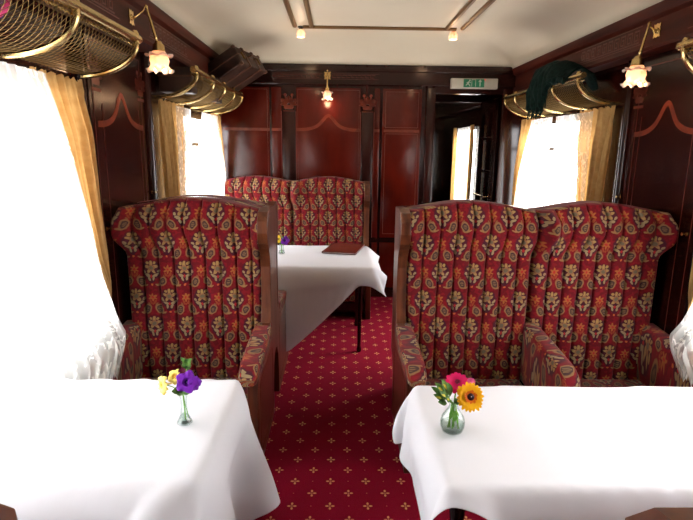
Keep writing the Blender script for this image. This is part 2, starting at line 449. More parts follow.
def urn(bm, cx0, z, put, k=1.):
    def blob(x, y, r, n=8, ecc=1., th=0.):
        pts = [(x+r*math.cos(2*PI*i/n)*math.cos(th)-r*ecc*math.sin(2*PI*i/n)*math.sin(th), y+r*math.cos(2*PI*i/n)*math.sin(th)+r*ecc*math.sin(2*PI*i/n)*math.cos(th)) for i in range(n)]
        prism(bm, pts, lambda a_, b_, t_: put(a_, b_, t_), 0, 1)
    def pet(a_, r0, r1, wd):
        c_, s_ = math.sin(a_), math.cos(a_); pts = []
        for q in range(10):
            t_ = 2*PI*q/10; l = r0+(r1-r0)*(.5+.5*math.cos(t_)); b_ = wd*math.sin(t_)
            pts.append((cx0+k*(l*c_+b_*s_), z+k*(l*s_*.92-b_*c_)))
        prism(bm, pts, lambda a2, b2, t2: put(a2, b2, t2), 0, 1)
    for a_ in (-90, -66, -44, -22, 0, 22, 44, 66, 90): pet(math.radians(a_), .012, .082-.012*abs(a_)/90, .0085)
    for a_, r_ in ((-55, .066), (-20, .084), (20, .084), (55, .066), (-38, .044), (0, .056), (38, .044), (-85, .05), (85, .05)):
        x_, y_ = r_*math.sin(math.radians(a_)), r_*math.cos(math.radians(a_))
        blob(cx0+x_*k, z+y_*k, .0125*k, 8)
    prism(bm, [(cx0-.032*k, z-.035*k), (cx0-.04*k, z-.02*k), (cx0-.036*k, z-.002*k), (cx0+.036*k, z-.002*k), (cx0+.04*k, z-.02*k), (cx0+.032*k, z-.035*k)], lambda a_, b_, t_: put(a_, b_, t_), 0, 1)
    prism(bm, [(cx0-.046*k, z-.062*k), (cx0-.046*k, z-.048*k), (cx0+.046*k, z-.048*k), (cx0+.046*k, z-.062*k)], lambda a_, b_, t_: put(a_, b_, t_), 0, 1)
yw = YB
pb = lambda a_, b_, t_: (a_, yw-.0125-.0016*t_, b_)      # on raised panels
# raised panels on the back wall
bm = NB()
for x0, x1 in ((XL+.01, -.66), (-.64, -.545), (-.405, .215), (.345, .40), (.425, .80)):
    box(bm, x0, x1, yw-.012, yw+.01, .62, 2.06, bev=.003)
    box(bm, x0, x1, yw-.012, yw+.01, .10, .57, bev=.003)
fin('raised_panel', bm, wood_panel, wall_back)
bm = NB()
for x0, x1 in ((-.535, -.415), (.225, .335)):
    box(bm, x0, x1, yw-.018, yw+.01, .10, 1.84, bev=.003)
box(bm, XL, DX0-.09, yw-.02, yw+.01, 0, .10); box(bm, XL, DX0-.09, yw-.016, yw+.01, .58, .61)
fin('pilaster', bm, wood_dark, wall_back)
bm = NB()
ribbon(bm, ogee(-.095, .31, 1.668, .135), .03, pb)
for x0, x1 in ((XL+.06, -.66), (-.64, -.545), (.345, .40), (.44, .785)): ribbon(bm, [(x0, 1.668), (x1, 1.668)], .026, pb)
fin('inlay_band', bm, inlay, wall_back)
bm = NB()
for x0, x1 in ((-.475, -.475), (.28, .28)): urn(bm, x0, 1.90, lambda a_, b_, t_: (a_, yw-.0165*t_, b_), 1.15)
fin('inlay_urn', bm, inlay, wall_back)
bm = NB()
rectline(bm, .455, .77, .66, 1.64, .006, pb); rectline(bm, .455, .77, 1.70, 2.03, .006, pb)
rectline(bm, -.39, .20, .66, 2.04, .004, pb); rectline(bm, XL+.05, -.68, .66, 2.04, .004, pb)
for x in (-.545, -.405, .215, .345): ribbon(bm, [(x, .62), (x, 1.84)], .008, lambda a_, b_, t_: (a_, yw-.0185-.001*t_, b_))
fin('inlay_line', bm, inlay_dim, wall_back)
# door casing
bm = NB()
box(bm, DX0-.085, DX0, yw-.035, yw+.07, 0, DZ+.02, bev=.006); box(bm, DX1, DX1+.085, yw-.035, yw+.07, 0, DZ+.02, bev=.006)
box(bm, DX0, DX1, yw-.03, yw+.065, DZ-.03, DZ+.03)
struct(fin('trim_4', bm, wood_dark))

# side-wall panelling between the windows
def side_panels(wall, side):
    xw = XL if side < 0 else XR; s = side
    P = lambda a_, b_, t_: (xw-s*(.0125+.0016*t_), a_, b_)
    bm = NB()
    for y0, y1 in ((2.56, 3.26),): box(bm, xw-s*.012, xw+s*.01, y0, y1, .1, 2.03)
    box(bm, xw-s*.012, xw+s*.01, .6, 2.3, .1, .6); box(bm, xw-s*.012, xw+s*.01, 3.5, 5.1, .1, .6)
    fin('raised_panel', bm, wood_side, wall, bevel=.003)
    bm = NB()
    for yc in (2.48, 3.34):       # rounded pilaster beads that catch the daylight
        pts = [(yc-.035, 0), (yc-.032, .018), (yc-.018, .032), (yc, .037), (yc+.018, .032), (yc+.032, .018), (yc+.035, 0)]
        if s > 0: pts = pts[::-1]
        prism(bm, pts, lambda a_, b_, t_: (xw-s*b_, a_, t_), .05, 2.04)
    box(bm, xw-s*.03, xw+s*.01, YF, YB, 0, .1); box(bm, xw-s*.035, xw+s*.01, .45, 2.45, .66, .70); box(bm, xw-s*.035, xw+s*.01, 3.37, 5.2, .66, .70)
    fin('pilaster', bm, wood_dark, wall)
    bm = NB(); yc = 2.93
    ribbon(bm, ogee(yc, .30, 1.60, .16), .03, P)
    fin('inlay_band', bm, inlay, wall)
    bm = NB(); 
    for q in (yc-.29, yc+.29): urn(bm, q, 1.82, P, 1.1)
    fin('inlay_urn', bm, inlay_dim, wall)
    bm = NB(); rectline(bm, 2.60, 3.22, .14, 1.98, .005, P)
    for q in (yc-.24, yc+.24): ribbon(bm, [(q, .14), (q, 1.70)], .005, P)
    fin('inlay_line', bm, inlay_dim, wall)
side_panels(wall_left, -1); side_panels(wall_right, 1)

# windows ----------------------------------------------------------
wn = 0
for side in (-1, 1):
    xw = XL if side < 0 else XR
    for (y0, y1) in wins:
        wn += 1; s = side; z0, z1 = .70, 1.76
        e = bpy.data.objects.new('window_%d' % wn, None); col.objects.link(e); e.location = (xw, (y0+y1)/2, z0); e['kind'] = 'structure'
        bm = NB(); xa, xb = xw+s*.005, xw+s*.06
        for q in ((y0, y0+.04, z0, z1), (y1-.04, y1, z0, z1), (y0, y1, z0, z0+.04), (y0, y1, z1-.04, z1)): box(bm, xa, xb, *q)
        if y0 > -1: box(bm, xw+s*.02, xw+s*.045, y0+.03, y1-.03, 1.50, 1.53)
        fin('window_frame', bm, wood_dark, e)
        bm = NB(); box(bm, xw+s*.03, xw+s*.034, y0+.03, y1-.03, z0+.03, z1-.03); fin('pane', bm, pane_m, e, smooth=False)
        if y0 > 0:
            bm = NB(); ym = 1.63 if y0 < 3 else (3.98 if side < 0 else 4.26)
            box(bm, xw-s*.012, xw+s*.026, ym-.06, ym+.09, 1.34, 1.40, bev=.004); box(bm, xw-s*.012, xw+s*.026, ym-.01, ym+.03, 1.40, 1.52, bev=.004)
            fin('window_catch', bm, steel, e)

# curtains ---------------------------------------------------------
def sheet(name, side, xoff, ya, yb, z0, z1, folds, amp, m, label=None, nu=90, nv=46, ph=0., header=False, hem=0., parent=None, cat='curtain', group=None, gather=None, sag=.0):
    """curtain hanging parallel to a side wall; ya(z), yb(z) edges"""
    xw = XL if side < 0 else XR
    bm = NB(); W0 = abs(yb(z1)-ya(z1))*1.5
    def f(u_, v_):
        z = z1+(z0-z1)*v_; lo, hi = ya(z), yb(z)
        y = lo+(hi-lo)*u_
        den = min(1., abs(hi-lo)/(abs(yb(z1)-ya(z1))+1e-6))
        A_ = amp*(.55+.45*sm(v_, 0, .25))*(1.15-.35*den)
        x = math.sin(2*PI*folds*u_+ph+.6*math.sin(5*u_+ph))*A_+.3*A_*math.sin(2*PI*folds*2.3*u_+1+3*v_)
        if header and v_ < .06: x += .006*math.sin(2*PI*folds*4*u_); z += .008*math.sin(2*PI*folds*3*u_+1)*(1-v_/.06)
        if hem: z += hem*math.sin(2*PI*folds*1.7*u_+ph)*v_**6+hem*.5*math.sin(2*PI*folds*6.1*u_)*v_**8
        return (xw-side*(xoff+x+sag*v_), y, z)
    gridm(bm, nu, nv, f, uvfn=lambda a_, b_: (a_*W0, b_*(z1-z0)))
    keepuv(bm)
    o = fin(name, bm, m, parent, ang=180)
    if label: tag(o, label, cat, group)
    return o
k = lambda v_: (lambda z: v_)
def ip(*pts): return lambda z: interp(z, pts)
sdn = {-1: 'left', 1: 'right'}
LB = ((.46, 2.34), (.55, 2.44), (.59, 2.46), (.70, 2.38), (.82, 2.32), (.917, 2.268), (1.04, 2.225), (1.2, 2.19), (1.31, 2.146), (1.445, 2.10), (1.59, 2.034), (1.74, 1.95))
for side in (-1, 1):
    w1 = sdn[side]
    far = 1
    # near window (number one along each wall)
    sheet('lace_curtain', side, .145, k(1.30), ip(*LB), .47, 1.745, 13, .013, lace, 'white lace curtain swept toward the near %s pier, over the big bright window' % w1, nu=160, nv=70, hem=.03)
    sheet('lace_curtain', side, .145, lambda z: .95-(LB and interp(z, LB)-1.95), k(1.33), .60, 1.745, 10, .013, lace, 'white lace curtain on the camera end of the near %s window' % w1, nu=120)
    sheet('gold_curtain', side, .065, lambda z: interp(z, ((.77, 2.39), (.88, 2.36), (1.0, 2.25), (1.3, 2.14), (1.75, 1.99))), ip((.77, 2.40), (.83, 2.43), (1.0, 2.46), (1.3, 2.45), (1.56, 2.44), (1.75, 2.39)), .74, 1.765, 6, .032, gold,
          'gold velvet curtain gathered beside the near %s window, tapering to its tie' % w1, header=True)
    # far window
    sheet('gold_curtain', side, .07, ip((.9, 3.46), (1.15, 3.45), (1.77, 3.37)), ip((.9, 3.70), (1.15, 3.77), (1.77, 3.88)), .78, 1.775, 6, .032, gold,
          'gold curtain on the nearer edge of the far %s window' % w1, header=True)
    sheet('gold_curtain', side, .07, ip((.9, 5.06 if side > 0 else 5.1), (1.3, 4.99), (1.77, 4.70)), ip((.9, 5.14), (1.3, 5.15), (1.77, 5.10)), .78, 1.775, 4, .018, gold,
          'gold curtain on the farther edge of the far %s window, by the end wall' % w1, header=True)
    if side < 0:
        sheet('lace_curtain', side, .10, k(3.60), ip((.8, 3.95), (1.3, 3.93), (1.76, 3.98)), .74, 1.76, 6, .012, lace, 'narrow white lace panel next to the nearer gold curtain, far left window', nu=60)
        sheet('lace_curtain', side, .11, ip((.8, 3.98), (1.2, 4.02), (1.45, 4.05), (1.76, 4.24)), ip((.9, 5.17), (1.3, 5.06), (1.76, 4.80)), .74, 1.76, 9, .012, lace, 'white lace panel swept toward the end wall, far left window')
    else:
        sheet('lace_curtain', side, .10, k(3.60), ip((.8, 4.20), (1.3, 4.20), (1.76, 4.22)), .74, 1.76, 6, .012, lace, 'straight white lace panel on the nearer half of the far right window', nu=60)
        sheet('lace_curtain', side, .11, ip((.8, 4.28), (1.3, 4.27), (1.76, 4.25)), ip((.9, 5.04), (1.3, 4.96), (1.76, 4.72)), .74, 1.76, 8, .012, lace, 'white lace panel on the end-wall half of the far right window')
    # curtain hooks on the wall
    xw = XL if side < 0 else XR
    for (y, z, lab) in ((2.625, 1.09, 'brass curtain hook on the %s pier beside the near window' % w1), (3.30, 1.22, 'upper brass knob on the %s pier beside the far window' % w1), (3.30, 1.155, 'lower brass knob on the %s pier beside the far window' % w1)):
        bm = NB(); lathe(bm, [(.001, 0), (.011, .001), (.011, .004), (.004, .006), (.004, .018), (.009, .022), (.009, .028), (.001, .031)], (xw-side*.012, y, z), 12, M=Matrix.Rotation(-side*PI/2, 3, 'Y'))
        tag(fin('curtain_hook', bm, brass), lab, 'hook')

# ceiling mouldings ------------------------------------------------
CXm = .32
def rail(n, x0, y0, x1, y1, w_, zt=2.432):
    bm = NB(); L = math.hypot(x1-x0, y1-y0); a_ = math.atan2(y1-y0, x1-x0)
    M = Matrix.Translation((x0, y0, 0)) @ Matrix.Rotation(a_, 4, 'Z')
    prism(bm, [(-w_/2, zt+.01), (-w_/2, zt-.012), (-w_/4, zt-.02), (w_/4, zt-.02), (w_/2, zt-.012), (w_/2, zt+.01)], lambda p, q, t_: tuple(M @ Vector((t_, p, q))), 0, L)
    return struct(fin('trim_%d' % n, bm, rail_m))
YR = 4.40
rail(5, CXm-.60, YR, CXm+.60, YR, .05)
for i, x in enumerate((-.345, -.215, .845, .968)): rail(6+i, x, -1.0, x, YR+(0 if i in (1, 2) else -.02), .034)

# ------------------------------------------------------------------ lamps
TUL = [(.016, .03), (.024, .022), (.034, .005), (.037, -.015), (.034, -.03), (.033, -.036), (.040, -.050), (.047, -.054)]
def tulip(r, z, a_, j):
    if j >= 5:
        kk = (j-4)/3; return r*(1+.22*kk*math.sin(a_*7)), z+.010*kk*math.sin(a_*7+1.2)
    if j == 3: return r*(1+.05*math.sin(a_*7)), z
    return r, z
def shade_parts(t_, c, k_=1.):
    bm = NB(); lathe(bm, [(.001, .062*k_), (.012*k_, .06*k_), (.016*k_, .052*k_), (.022*k_, .048*k_), (.024*k_, .03*k_), (.026*k_, .022*k_), (.02*k_, .018*k_)], c, 20); fin('gallery', bm, brass, t_)
    bm = NB(); lathe(bm, [(r*k_, z*k_) for r, z in TUL], c, 42, flute=tulip)
    # upper petal frill
    lathe(bm, [(.034*k_, .004*k_), (.042*k_, .010*k_), (.050*k_, .006*k_)], c, 42, flute=lambda r, z, a_, j: (r*(1+.12*j/2*math.sin(a_*6)), z+.008*k_*j/2*math.sin(a_*6+1)))
    fin('lamp_shade', bm, shade_m, t_, solid=.0015)
    bm = NB(); lathe(bm, [(.001, .02*k_), (.008*k_, .016*k_), (.016*k_, -.005*k_), (.017*k_, -.018*k_), (.012*k_, -.030*k_), (.001, -.035*k_)], c, 16); fin('bulb', bm, bulb_m, t_)
def plate(t_, M):
    bm = NB()
    pts = [(-.030, -.036), (-.012, -.030), (0, -.038), (.012, -.030), (.030, -.036), (.026, -.012), (.032, 0), (.026, .012), (.030, .036), (.012, .030), (0, .038), (-.012, .030), (-.030, .036), (-.026, .012), (-.032, 0), (-.026, -.012)]
    prism(bm, pts, lambda p, q, r: tuple(M @ Vector((p, q, r))), 0, .006)
    lathe(bm, [(.014, .006), (.012, .010), (.006, .012), (.005, .022), (.007, .026), (.001, .028)], (0, 0, 0), 14, M=None)
    return bm
def lamp(label, top, bot, platec, nrm, group=None, ks=1.28):
    t_ = thing('hanging_lamp', label, 'lamp', platec, group)
    top, bot = Vector(top), Vector(bot)
    # ornate wall plate
    n_ = Vector(nrm); R = n_.to_track_quat('Z', 'Y').to_matrix().to_4x4(); M = Matrix.Translation(platec) @ R
    bm = NB()
    pts = [(-.030, -.036), (-.012, -.030), (0, -.038), (.012, -.030), (.030, -.036), (.026, -.012), (.032, 0), (.026, .012), (.030, .036), (.012, .030), (0, .038), (-.012, .030), (-.030, .036), (-.026, .012), (-.032, 0), (-.026, -.012)]
    prism(bm, pts, lambda p, q, r: tuple(M @ Vector((p, q, r))), 0, .005)
    lathe(bm, [(.016, .004), (.014, .010), (.007, .012), (.006, .02), (.008, .024), (.001, .027)], platec, 14, M=R.to_3x3())
    fin('wall_plate', bm, brass, t_)
    bm = NB(); d_ = bot-top
    ar = Vector(platec)+n_*.02
    if (top-ar).length > .03 and (top-ar).length < .2: tube(bm, [ar, (ar+top)/2+n_*.012, top], .004, 8)
    tube(bm, [top, top+d_*.02, top+d_*.05, top+d_*.1, top+d_*.75, top+d_*.78, top+d_*.82, top+d_*.86, bot], [.004, .008, .009, .0055, .0075, .0095, .006, .0085, .006], 10)
    fin('stem', bm, brass, t_)
    shade_parts(t_, (bot.x, bot.y, bot.z-.05), ks)
    return t_
SK=1
lamp('brass lamp with frosted tulip shade hanging from the left frieze', (-.985, 2.90, 2.20), (-.932, 2.90, 2.00), (CL+.001-.02, 2.83, 2.125), (1, 0, 0))
lamp('brass lamp with frosted tulip shade hanging from the right frieze', (1.615, 2.90, 2.16), (1.575, 2.90, 1.965), (CR+.019, 2.93, 2.125), (-1, 0, 0))
lamp('brass lamp with small frosted tulip shade on the end wall', (-.105, YB-.09, 2.21), (-.105, YB-.10, 2.05), (-.105, YB-.036, 2.165), (0, -1, 0), ks=1.0)
def ceil_lamp(loc, label, g=None):
    t_ = thing('ceiling_lamp', label, 'lamp', loc, g); x, y, z = loc
    bm = NB(); lathe(bm, [(.001, .035), (.022, .034), (.024, .018), (.014, .010), (.013, 0)], loc, 20); fin('lamp_holder', bm, black, t_)
    bm = NB(); lathe(bm, [(.014, .004), (.026, -.008), (.034, -.028), (.030, -.045), (.033, -.055)], loc, 35, flute=lambda r, z_, a_, j: (r*(1+.06*math.sin(a_*7)*(j > 2)), z_)); fin('lamp_shade', bm, shade_m, t_, solid=.0015)
    bm = NB(); lathe(bm, [(.001, .004), (.009, -.005), (.013, -.022), (.008, -.036), (.001, -.04)], loc, 14); fin('bulb', bm, bulb_m, t_)
ceil_lamp((-.300, YR+.02, 2.405), 'small pink-tinted glass lamp at the left corner of the ceiling moulding')
ceil_lamp((.905, YR+.02, 2.405), 'small pink-tinted glass lamp at the right corner of the ceiling moulding')

# ------------------------------------------------------------------ luggage racks
def rack(side, y0, y1, hoops, label, wood_back=False):
    xw = XL if side < 0 else XR; s = side
    t_ = thing('luggage_rack', label, 'rack', (xw, (y0+y1)/2, 1.80))
    def prof(q):      # q 0 (wall, low) .. 1 (front, high)
        a_ = q*PI*.53
        return (.275*math.sin(a_) if q < .95 else .275*math.sin(a_), 1.805+.155*(1-math.cos(a_))/(1-math.cos(PI*.53)))
    def P(q, y, e=0): a_, z = prof(q); return Vector((xw-s*(a_+.004), y, z+e))
    bm = NB(); tube(bm, [(xw-s*.275, y0-.01, 1.962), (xw-s*.275, y1+.01, 1.962)], .019, 14); tube(bm, [(xw-s*.262, y0, 1.935), (xw-s*.262, y1, 1.935)], .005, 8)
    fin('front_rail', bm, brass, t_)
    for y in hoops:
        bm = NB(); pts = [P(i/16, y, -.006) for i in range(17)]; last = pts[-1]
        for i in range(1, 8):
            a_ = i*PI/7*.95; pts.append(Vector((xw-s*(.279-.010*(1-math.cos(a_))+.006*math.sin(a_)), y, 1.962+.022*math.sin(a_)+.0)))
        tube(bm, pts, [.0125]*len(pts), 10); fin('bracket', bm, brass, t_)
    bm = NB(); N = int((y1-y0)/.027); Mq = 14; V = {}
    def vt(i, j):
        if (i, j) not in V: V[i, j] = bm.verts.new(P(j/Mq, y0+(y1-y0)*i/(2*N)))
        return V[i, j]
    for i in range(0, 2*N-1):
        for j in range(0, Mq-1):
            if (i+j) % 2 == 0: bm.faces.new((vt(i+1, j), vt(i+2, j+1), vt(i+1, j+2), vt(i, j+1)))
    keepuv(bm); o = fin('netting', bm, brass_ag, t_, smooth=False)
    wf = o.modifiers.new('wire', 'WIREFRAME'); wf.thickness = .0024; wf.use_even_offset = False
    return t_
rack(-1, .55, 2.50, (.60, 1.04, 1.48, 1.93, 2.47), 'brass luggage rack with netting over the near left window')
rack(1, .55, 2.46, (.60, 1.06, 1.52, 1.98, 2.43), 'brass luggage rack above the near right window, its end just in view')
rack(-1, 3.42, 5.08, (3.48, 3.92, 4.30, 4.68, 5.05), 'brass luggage rack over the far left window, holding cases')
rack(1, 3.42, 5.0, (3.48, 3.88, 4.30, 4.68, 4.95), 'brass luggage rack over the far right window under the green shawl')
# luggage
t_ = thing('suitcase', 'dark brown suitcase tilting out of the far left luggage rack', 'suitcase', (-.90, 4.72, 2.02))
M = Matrix.Translation((-.89, 4.66, 2.12)) @ Matrix.Rotation(math.radians(-14), 4, 'Z') @ Matrix.Rotation(math.radians(-30), 4, 'Y')
bm = NB(); box(bm, -.19, .19, -.26, .26, -.085, .075, M, bev=.016); fin('body', bm, case_m, t_)
bm = NB(); box(bm, -.193, .193, -.263, .263, -.004, .004, M, bev=.002)
for xx in (-.19, .19):
    for yy in (-.26, .26):
        for zz in (-.085, .075): box(bm, xx-.025 if xx > 0 else xx-.003, xx+.003 if xx > 0 else xx+.025, yy-.025 if yy > 0 else yy-.003, yy+.003 if yy > 0 else yy+.025, zz-.022 if zz > 0 else zz-.003, zz+.003 if zz > 0 else zz+.022, M, bev=.004)
fin('corner_trim', bm, case_l, t_)
for yy in (-.16, .16):
    bm = NB(); box(bm, .186, .200, yy-.014, yy+.014, -.03, .028, M, bev=.002); fin('catch', bm, brass_ag, t_)
bm = NB(); tube(bm, [M @ Vector(p) for p in ((.19, -.06, 0), (.222, -.055, 0), (.228, 0, 0), (.222, .055, 0), (.19, .06, 0))], .008, 8); fin('handle', bm, case_l, t_)
for yy in (-.1, .1):
    bm = NB()
    for q in ((-.193, .193, .072, .080), (-.193, .193, -.09, -.082), (.187, .196, -.086, .076)): box(bm, q[0], q[1], yy-.014, yy+.014, q[2], q[3], M)
    fin('strap', bm, case_l, t_)
t_ = thing('holdall', 'brown leather holdall lying in the far left rack behind the lamp', 'bag', (-1.03, 3.95, 1.84))
bm = NB(); lathe(bm, [(.001, -.26), (.06, -.255), (.085, -.22), (.09, 0), (.085, .22), (.06, .255), (.001, .26)], (-1.035, 3.95, 1.93), 24, M=Matrix.Rotation(PI/2, 3, 'X')); fin('body', bm, bag_m, t_)
for yy in (-.12, .12):
    bm = NB(); tube(bm, [(-1.035+.094*math.cos(a_*PI/12), 3.95+yy, 1.93+.094*math.sin(a_*PI/12)) for a_ in range(24)], .006, 6, closed=True); fin('strap', bm, case_m, t_)
bm = NB(); box(bm, -1.14, -.93, 3.50, 3.64, 1.835, 1.99, Matrix.Identity(4), bev=.012); 
t_ = thing('hat_box', 'small dark brown case at the near end of the far left rack', 'case', (-1.03, 3.57, 1.835)); fin('body', bm, case_m, t_)
bm = NB(); box(bm, -1.143, -.927, 3.497, 3.643, 1.93, 1.94, bev=.002); fin('lid_seam', bm, case_l, t_)
bm = NB(); box(bm, -1.14, -.94, 4.24, 4.44, 1.84, 2.02, bev=.012)
t_ = thing('travel_case', 'brown travel case standing in the far left rack before the suitcase', 'case', (-1.03, 4.34, 1.84)); fin('body', bm, bag_m, t_)
bm = NB()
for yy in (4.28, 4.40): box(bm, -1.143, -.937, yy-.01, yy+.01, 1.837, 2.023, bev=.002)
fin('strap', bm, case_m, t_)
# floral bag in the near left rack
bm = NB()
def bag(u_, v_):
    a_ = 2*PI*u_; y = 1.00+.80*v_; e = (1-abs(2*v_-1)**4)**.5
    n_ = noise.noise(Vector((math.cos(a_)*2, math.sin(a_)*2, v_*6)))*.02
    return (-1.065+(.085+n_)*math.cos(a_)*e, y, 1.915+(.075+n_)*math.sin(a_)*e)
gridm(bm, 28, 34, bag, wrapu=True); tag(fin('cloth_bag', bm, purple_bag, ang=180), 'purple cloth bag with pink flowers seen through the near left rack netting', 'bag')
# green shawl on the right rack: folded bundle with a hanging, fringed front
t_ = thing('shawl', 'dark green fringed shawl draped over the far right luggage rack', 'shawl', (1.62, 3.98, 1.97))
bm = NB()
def sh(u_, v_):           # u along y, v across: back -> over the rail -> down
    y = 3.60+.66*u_
    path = [(1.72, 2.00), (1.68, 2.10), (1.60, 2.135), (1.53, 2.10), (1.495, 2.03), (1.488, 1.96), (1.485, 1.90), (1.49, 1.84), (1.50, 1.80)]
    q = v_*(len(path)-1); i = min(int(q), len(path)-2); fr = q-i
    x = path[i][0]*(1-fr)+path[i+1][0]*fr; z = path[i][1]*(1-fr)+path[i+1][1]*fr
    front = sm(u_, .35, .62)
    if v_ > .5: z = 1.985+(z-1.985)*(.10+.90*front) if z < 1.985 else z
    z += -.10*(1-sm(u_, .0, .55))*sm(1-v_, .2, .6)
    f_ = .014*math.sin(u_*26+2*v_)*sm(v_, .2, .9)+.022*noise.noise(Vector((u_*7, v_*5, 1)))
    return (x-abs(f_)*.8, y+.02*noise.noise(Vector((u_*4, v_*6, 5))), z+.024*noise.noise(Vector((u_*5, v_*5, 9))))
gridm(bm, 60, 46, sh); fin('cloth', bm, shawl_m, t_, ang=180, solid=.016, subsurf=1)
bm = NB(); r3 = random.Random(3)
for i in range(56):
    u_ = .45+.55*i/55; p = Vector(sh(u_, 1)); L = .05+.02*r3.random()
    tube(bm, [p, p+Vector((r3.uniform(-.004, .004), r3.uniform(-.004, .004), -L*.5)), p+Vector((r3.uniform(-.006, .004), r3.uniform(-.008, .008), -L))], [.0035, .003, .002], 5)
fin('fringe', bm, shawl_m, t_)

# ------------------------------------------------------------------ seats
def seating(label, x0, x1, C, s, n, aisle, cat, group, woodback=False, kw=1., name='wing_armchair', wallear=True):
    """s=-1 faces the camera. aisle: +1 if aisle end is at x1, -1 if at x0"""
    Y = lambda d_: C+s*d_
    t_ = thing(name, label, cat, ((x0+x1)/2, C+s*.35, 0), group)
    pth = .045                                     # panel thickness
    xa = x1 if aisle > 0 else x0                   # aisle end
    fa, fb = (x0, x1-pth) if aisle > 0 else (x0+pth, x1)
    seatw = (fb-fa)/n
    zlo = .23
    def ztop(x):
        q = (x-fa)/seatw; q -= min(n-1, int(max(q, 0))); q = max(0, min(1, q))
        return 1.178+.046*math.sin(PI*q)**1.3
    def ear(z): return sm(z, .95, 1.06)*(1-sm(z, 1.12, 1.20)*.55)
    def edge(z, at_wall): return (.052 if at_wall else .0)*ear(z)-(.045 if at_wall else 0)
    def front(x, z):
        d_ = .215
        u_ = (x-fa); gq = abs(((u_+.0436) % .0872)-.0436); d_ -= .016*math.exp(-(gq/.0045)**2)
        d_ += .011*abs(math.sin(PI*u_/.0872))**.6*1.1
        # wing swellings at each end
        for xe in (fa, fb):
            d_ += .055*math.exp(-((x-xe)/.05)**2)*ear(z)
        if n == 2:
            xm = (fa+fb)/2
            d_ += .075*math.exp(-((x-xm-.055)/.045)**2)*sm(z, .92, 1.08)*(1-sm(z, 1.13, 1.22))
            d_ -= .035*math.exp(-((x-xm)/.018)**2)
        d_ -= .03*sm(z, 1.14, 1.23)
        d_ -= .03*math.exp(-((x-(fb if aisle > 0 else fa))/.018)**2)*(1-ear(z))
        return d_*kw if kw < 1 else d_
    NU, NV = 60*int(round((fb-fa)/.26))+1, 44
    bm = NB(); keep = []
    def pos(u_, v_):
        z_ = zlo+(1.20-zlo)*v_
        wl = edge(z_, aisle > 0); wr = edge(z_, aisle < 0)
        x = (fa-wl)+(fb+wr-(fa-wl))*u_
        xc = fa+(fb-fa)*u_
        z = zlo+(ztop(xc)-zlo)*v_
        # round the top corners at the wall end
        return x, z, front(xc, z)
    V_ = [[None]*NU for _ in range(NV)]
    for j in range(NV):
        for i in range(NU):
            x, z, d_ = pos(i/(NU-1), (j/(NV-1))); V_[j][i] = bm.verts.new((x, Y(d_), z))
    uvl = bm.loops.layers.uv.verify()
    off = rnd.random()*.1 if cat else 0
    def face(a_, b_, c_, d2, uvs):
        f_ = bm.faces.new((a_, b_, c_, d2) if s < 0 else (d2, c_, b_, a_))
        for l in f_.loops: l[uvl].uv = uvs[l.vert]
    for j in range(NV-1):
        for i in range(NU-1):
            q = (V_[j][i], V_[j][i+1], V_[j+1][i+1], V_[j+1][i])
            face(*q, {v_: (v_.co.x+UO, v_.co.z) for v_ in q})
    # wrap the rim back
    rim = [V_[j][0] for j in range(NV)]+[V_[-1][i] for i in range(1, NU)]+[V_[j][-1] for j in range(NV-2, -1, -1)]
    nr = len(rim); prev = rim
    for out_, dd in ((.008, .015), (.010, .035), (.004, .30)):
        cur = []
        for q, v_ in enumerate(rim):
            if q < NV-1: o_ = Vector((-1, 0, 0))
            elif q < NV-1+NU-1: o_ = Vector((0, 0, 1))
            else: o_ = Vector((1, 0, 0))
            if q in (NV-1, NV-1+NU-1): o_ = Vector((-.7 if q == NV-1 else .7, 0, .7))
            if (aisle > 0 and o_.x > 0) or (aisle < 0 and o_.x < 0): o_.x = 0
            base_d = s*(v_.co.y-C); nd = max(.012, base_d-dd)
            cur.append(bm.verts.new((v_.co.x+o_.x*out_, Y(nd), v_.co.z+o_.z*out_)))
        for q in range(nr-1):
            qd = (prev[q], prev[q+1], cur[q+1], cur[q])
            f_ = bm.faces.new(qd if s > 0 else qd[::-1])
            for l in f_.loops: l[uvl].uv = (l.vert.co.x+l.vert.co.y, l.vert.co.z)
        prev = cur
    keepuv(bm); fin('backrest', bm, fabric, t_, ang=60)
    # dark crest rail behind the upholstery
    bm = NB(); pts = [(fa+(fb-fa)*i/40, ztop(fa+(fb-fa)*i/40)+.004) for i in range(41)]
    poly = pts+[(fb, .1), (fa, .1)]
    prism(bm, poly, lambda a_, b_, q: (a_, Y(q), b_), .0, .10); fin('crest_rail', bm, wood_dark, t_)
    if woodback:
        bm = NB(); prism(bm, [(fa, .02), (fa, 1.17), (fb, 1.17), (fb, .02)], lambda a_, b_, q: (a_, Y(q), b_), -.20, .0); fin('back_panel', bm, wood, t_)
    # seat cushions
    for k_ in range(n):
        a_, b_ = fa+k_*seatw, fa+(k_+1)*seatw
        bm = NB(); ya, yb = sorted((Y(.22), Y(.70))); box(bm, a_+.045, b_-.045, ya, yb, .15, .262, bev=.03); fin('seat_cushion', bm, fabric, t_)
    bm = NB(); ya, yb = sorted((Y(.17), Y(.685))); box(bm, fa+.005, fb-.005, ya, yb, .06, .155, bev=.006); fin('seat_rail', bm, wood_dark, t_)
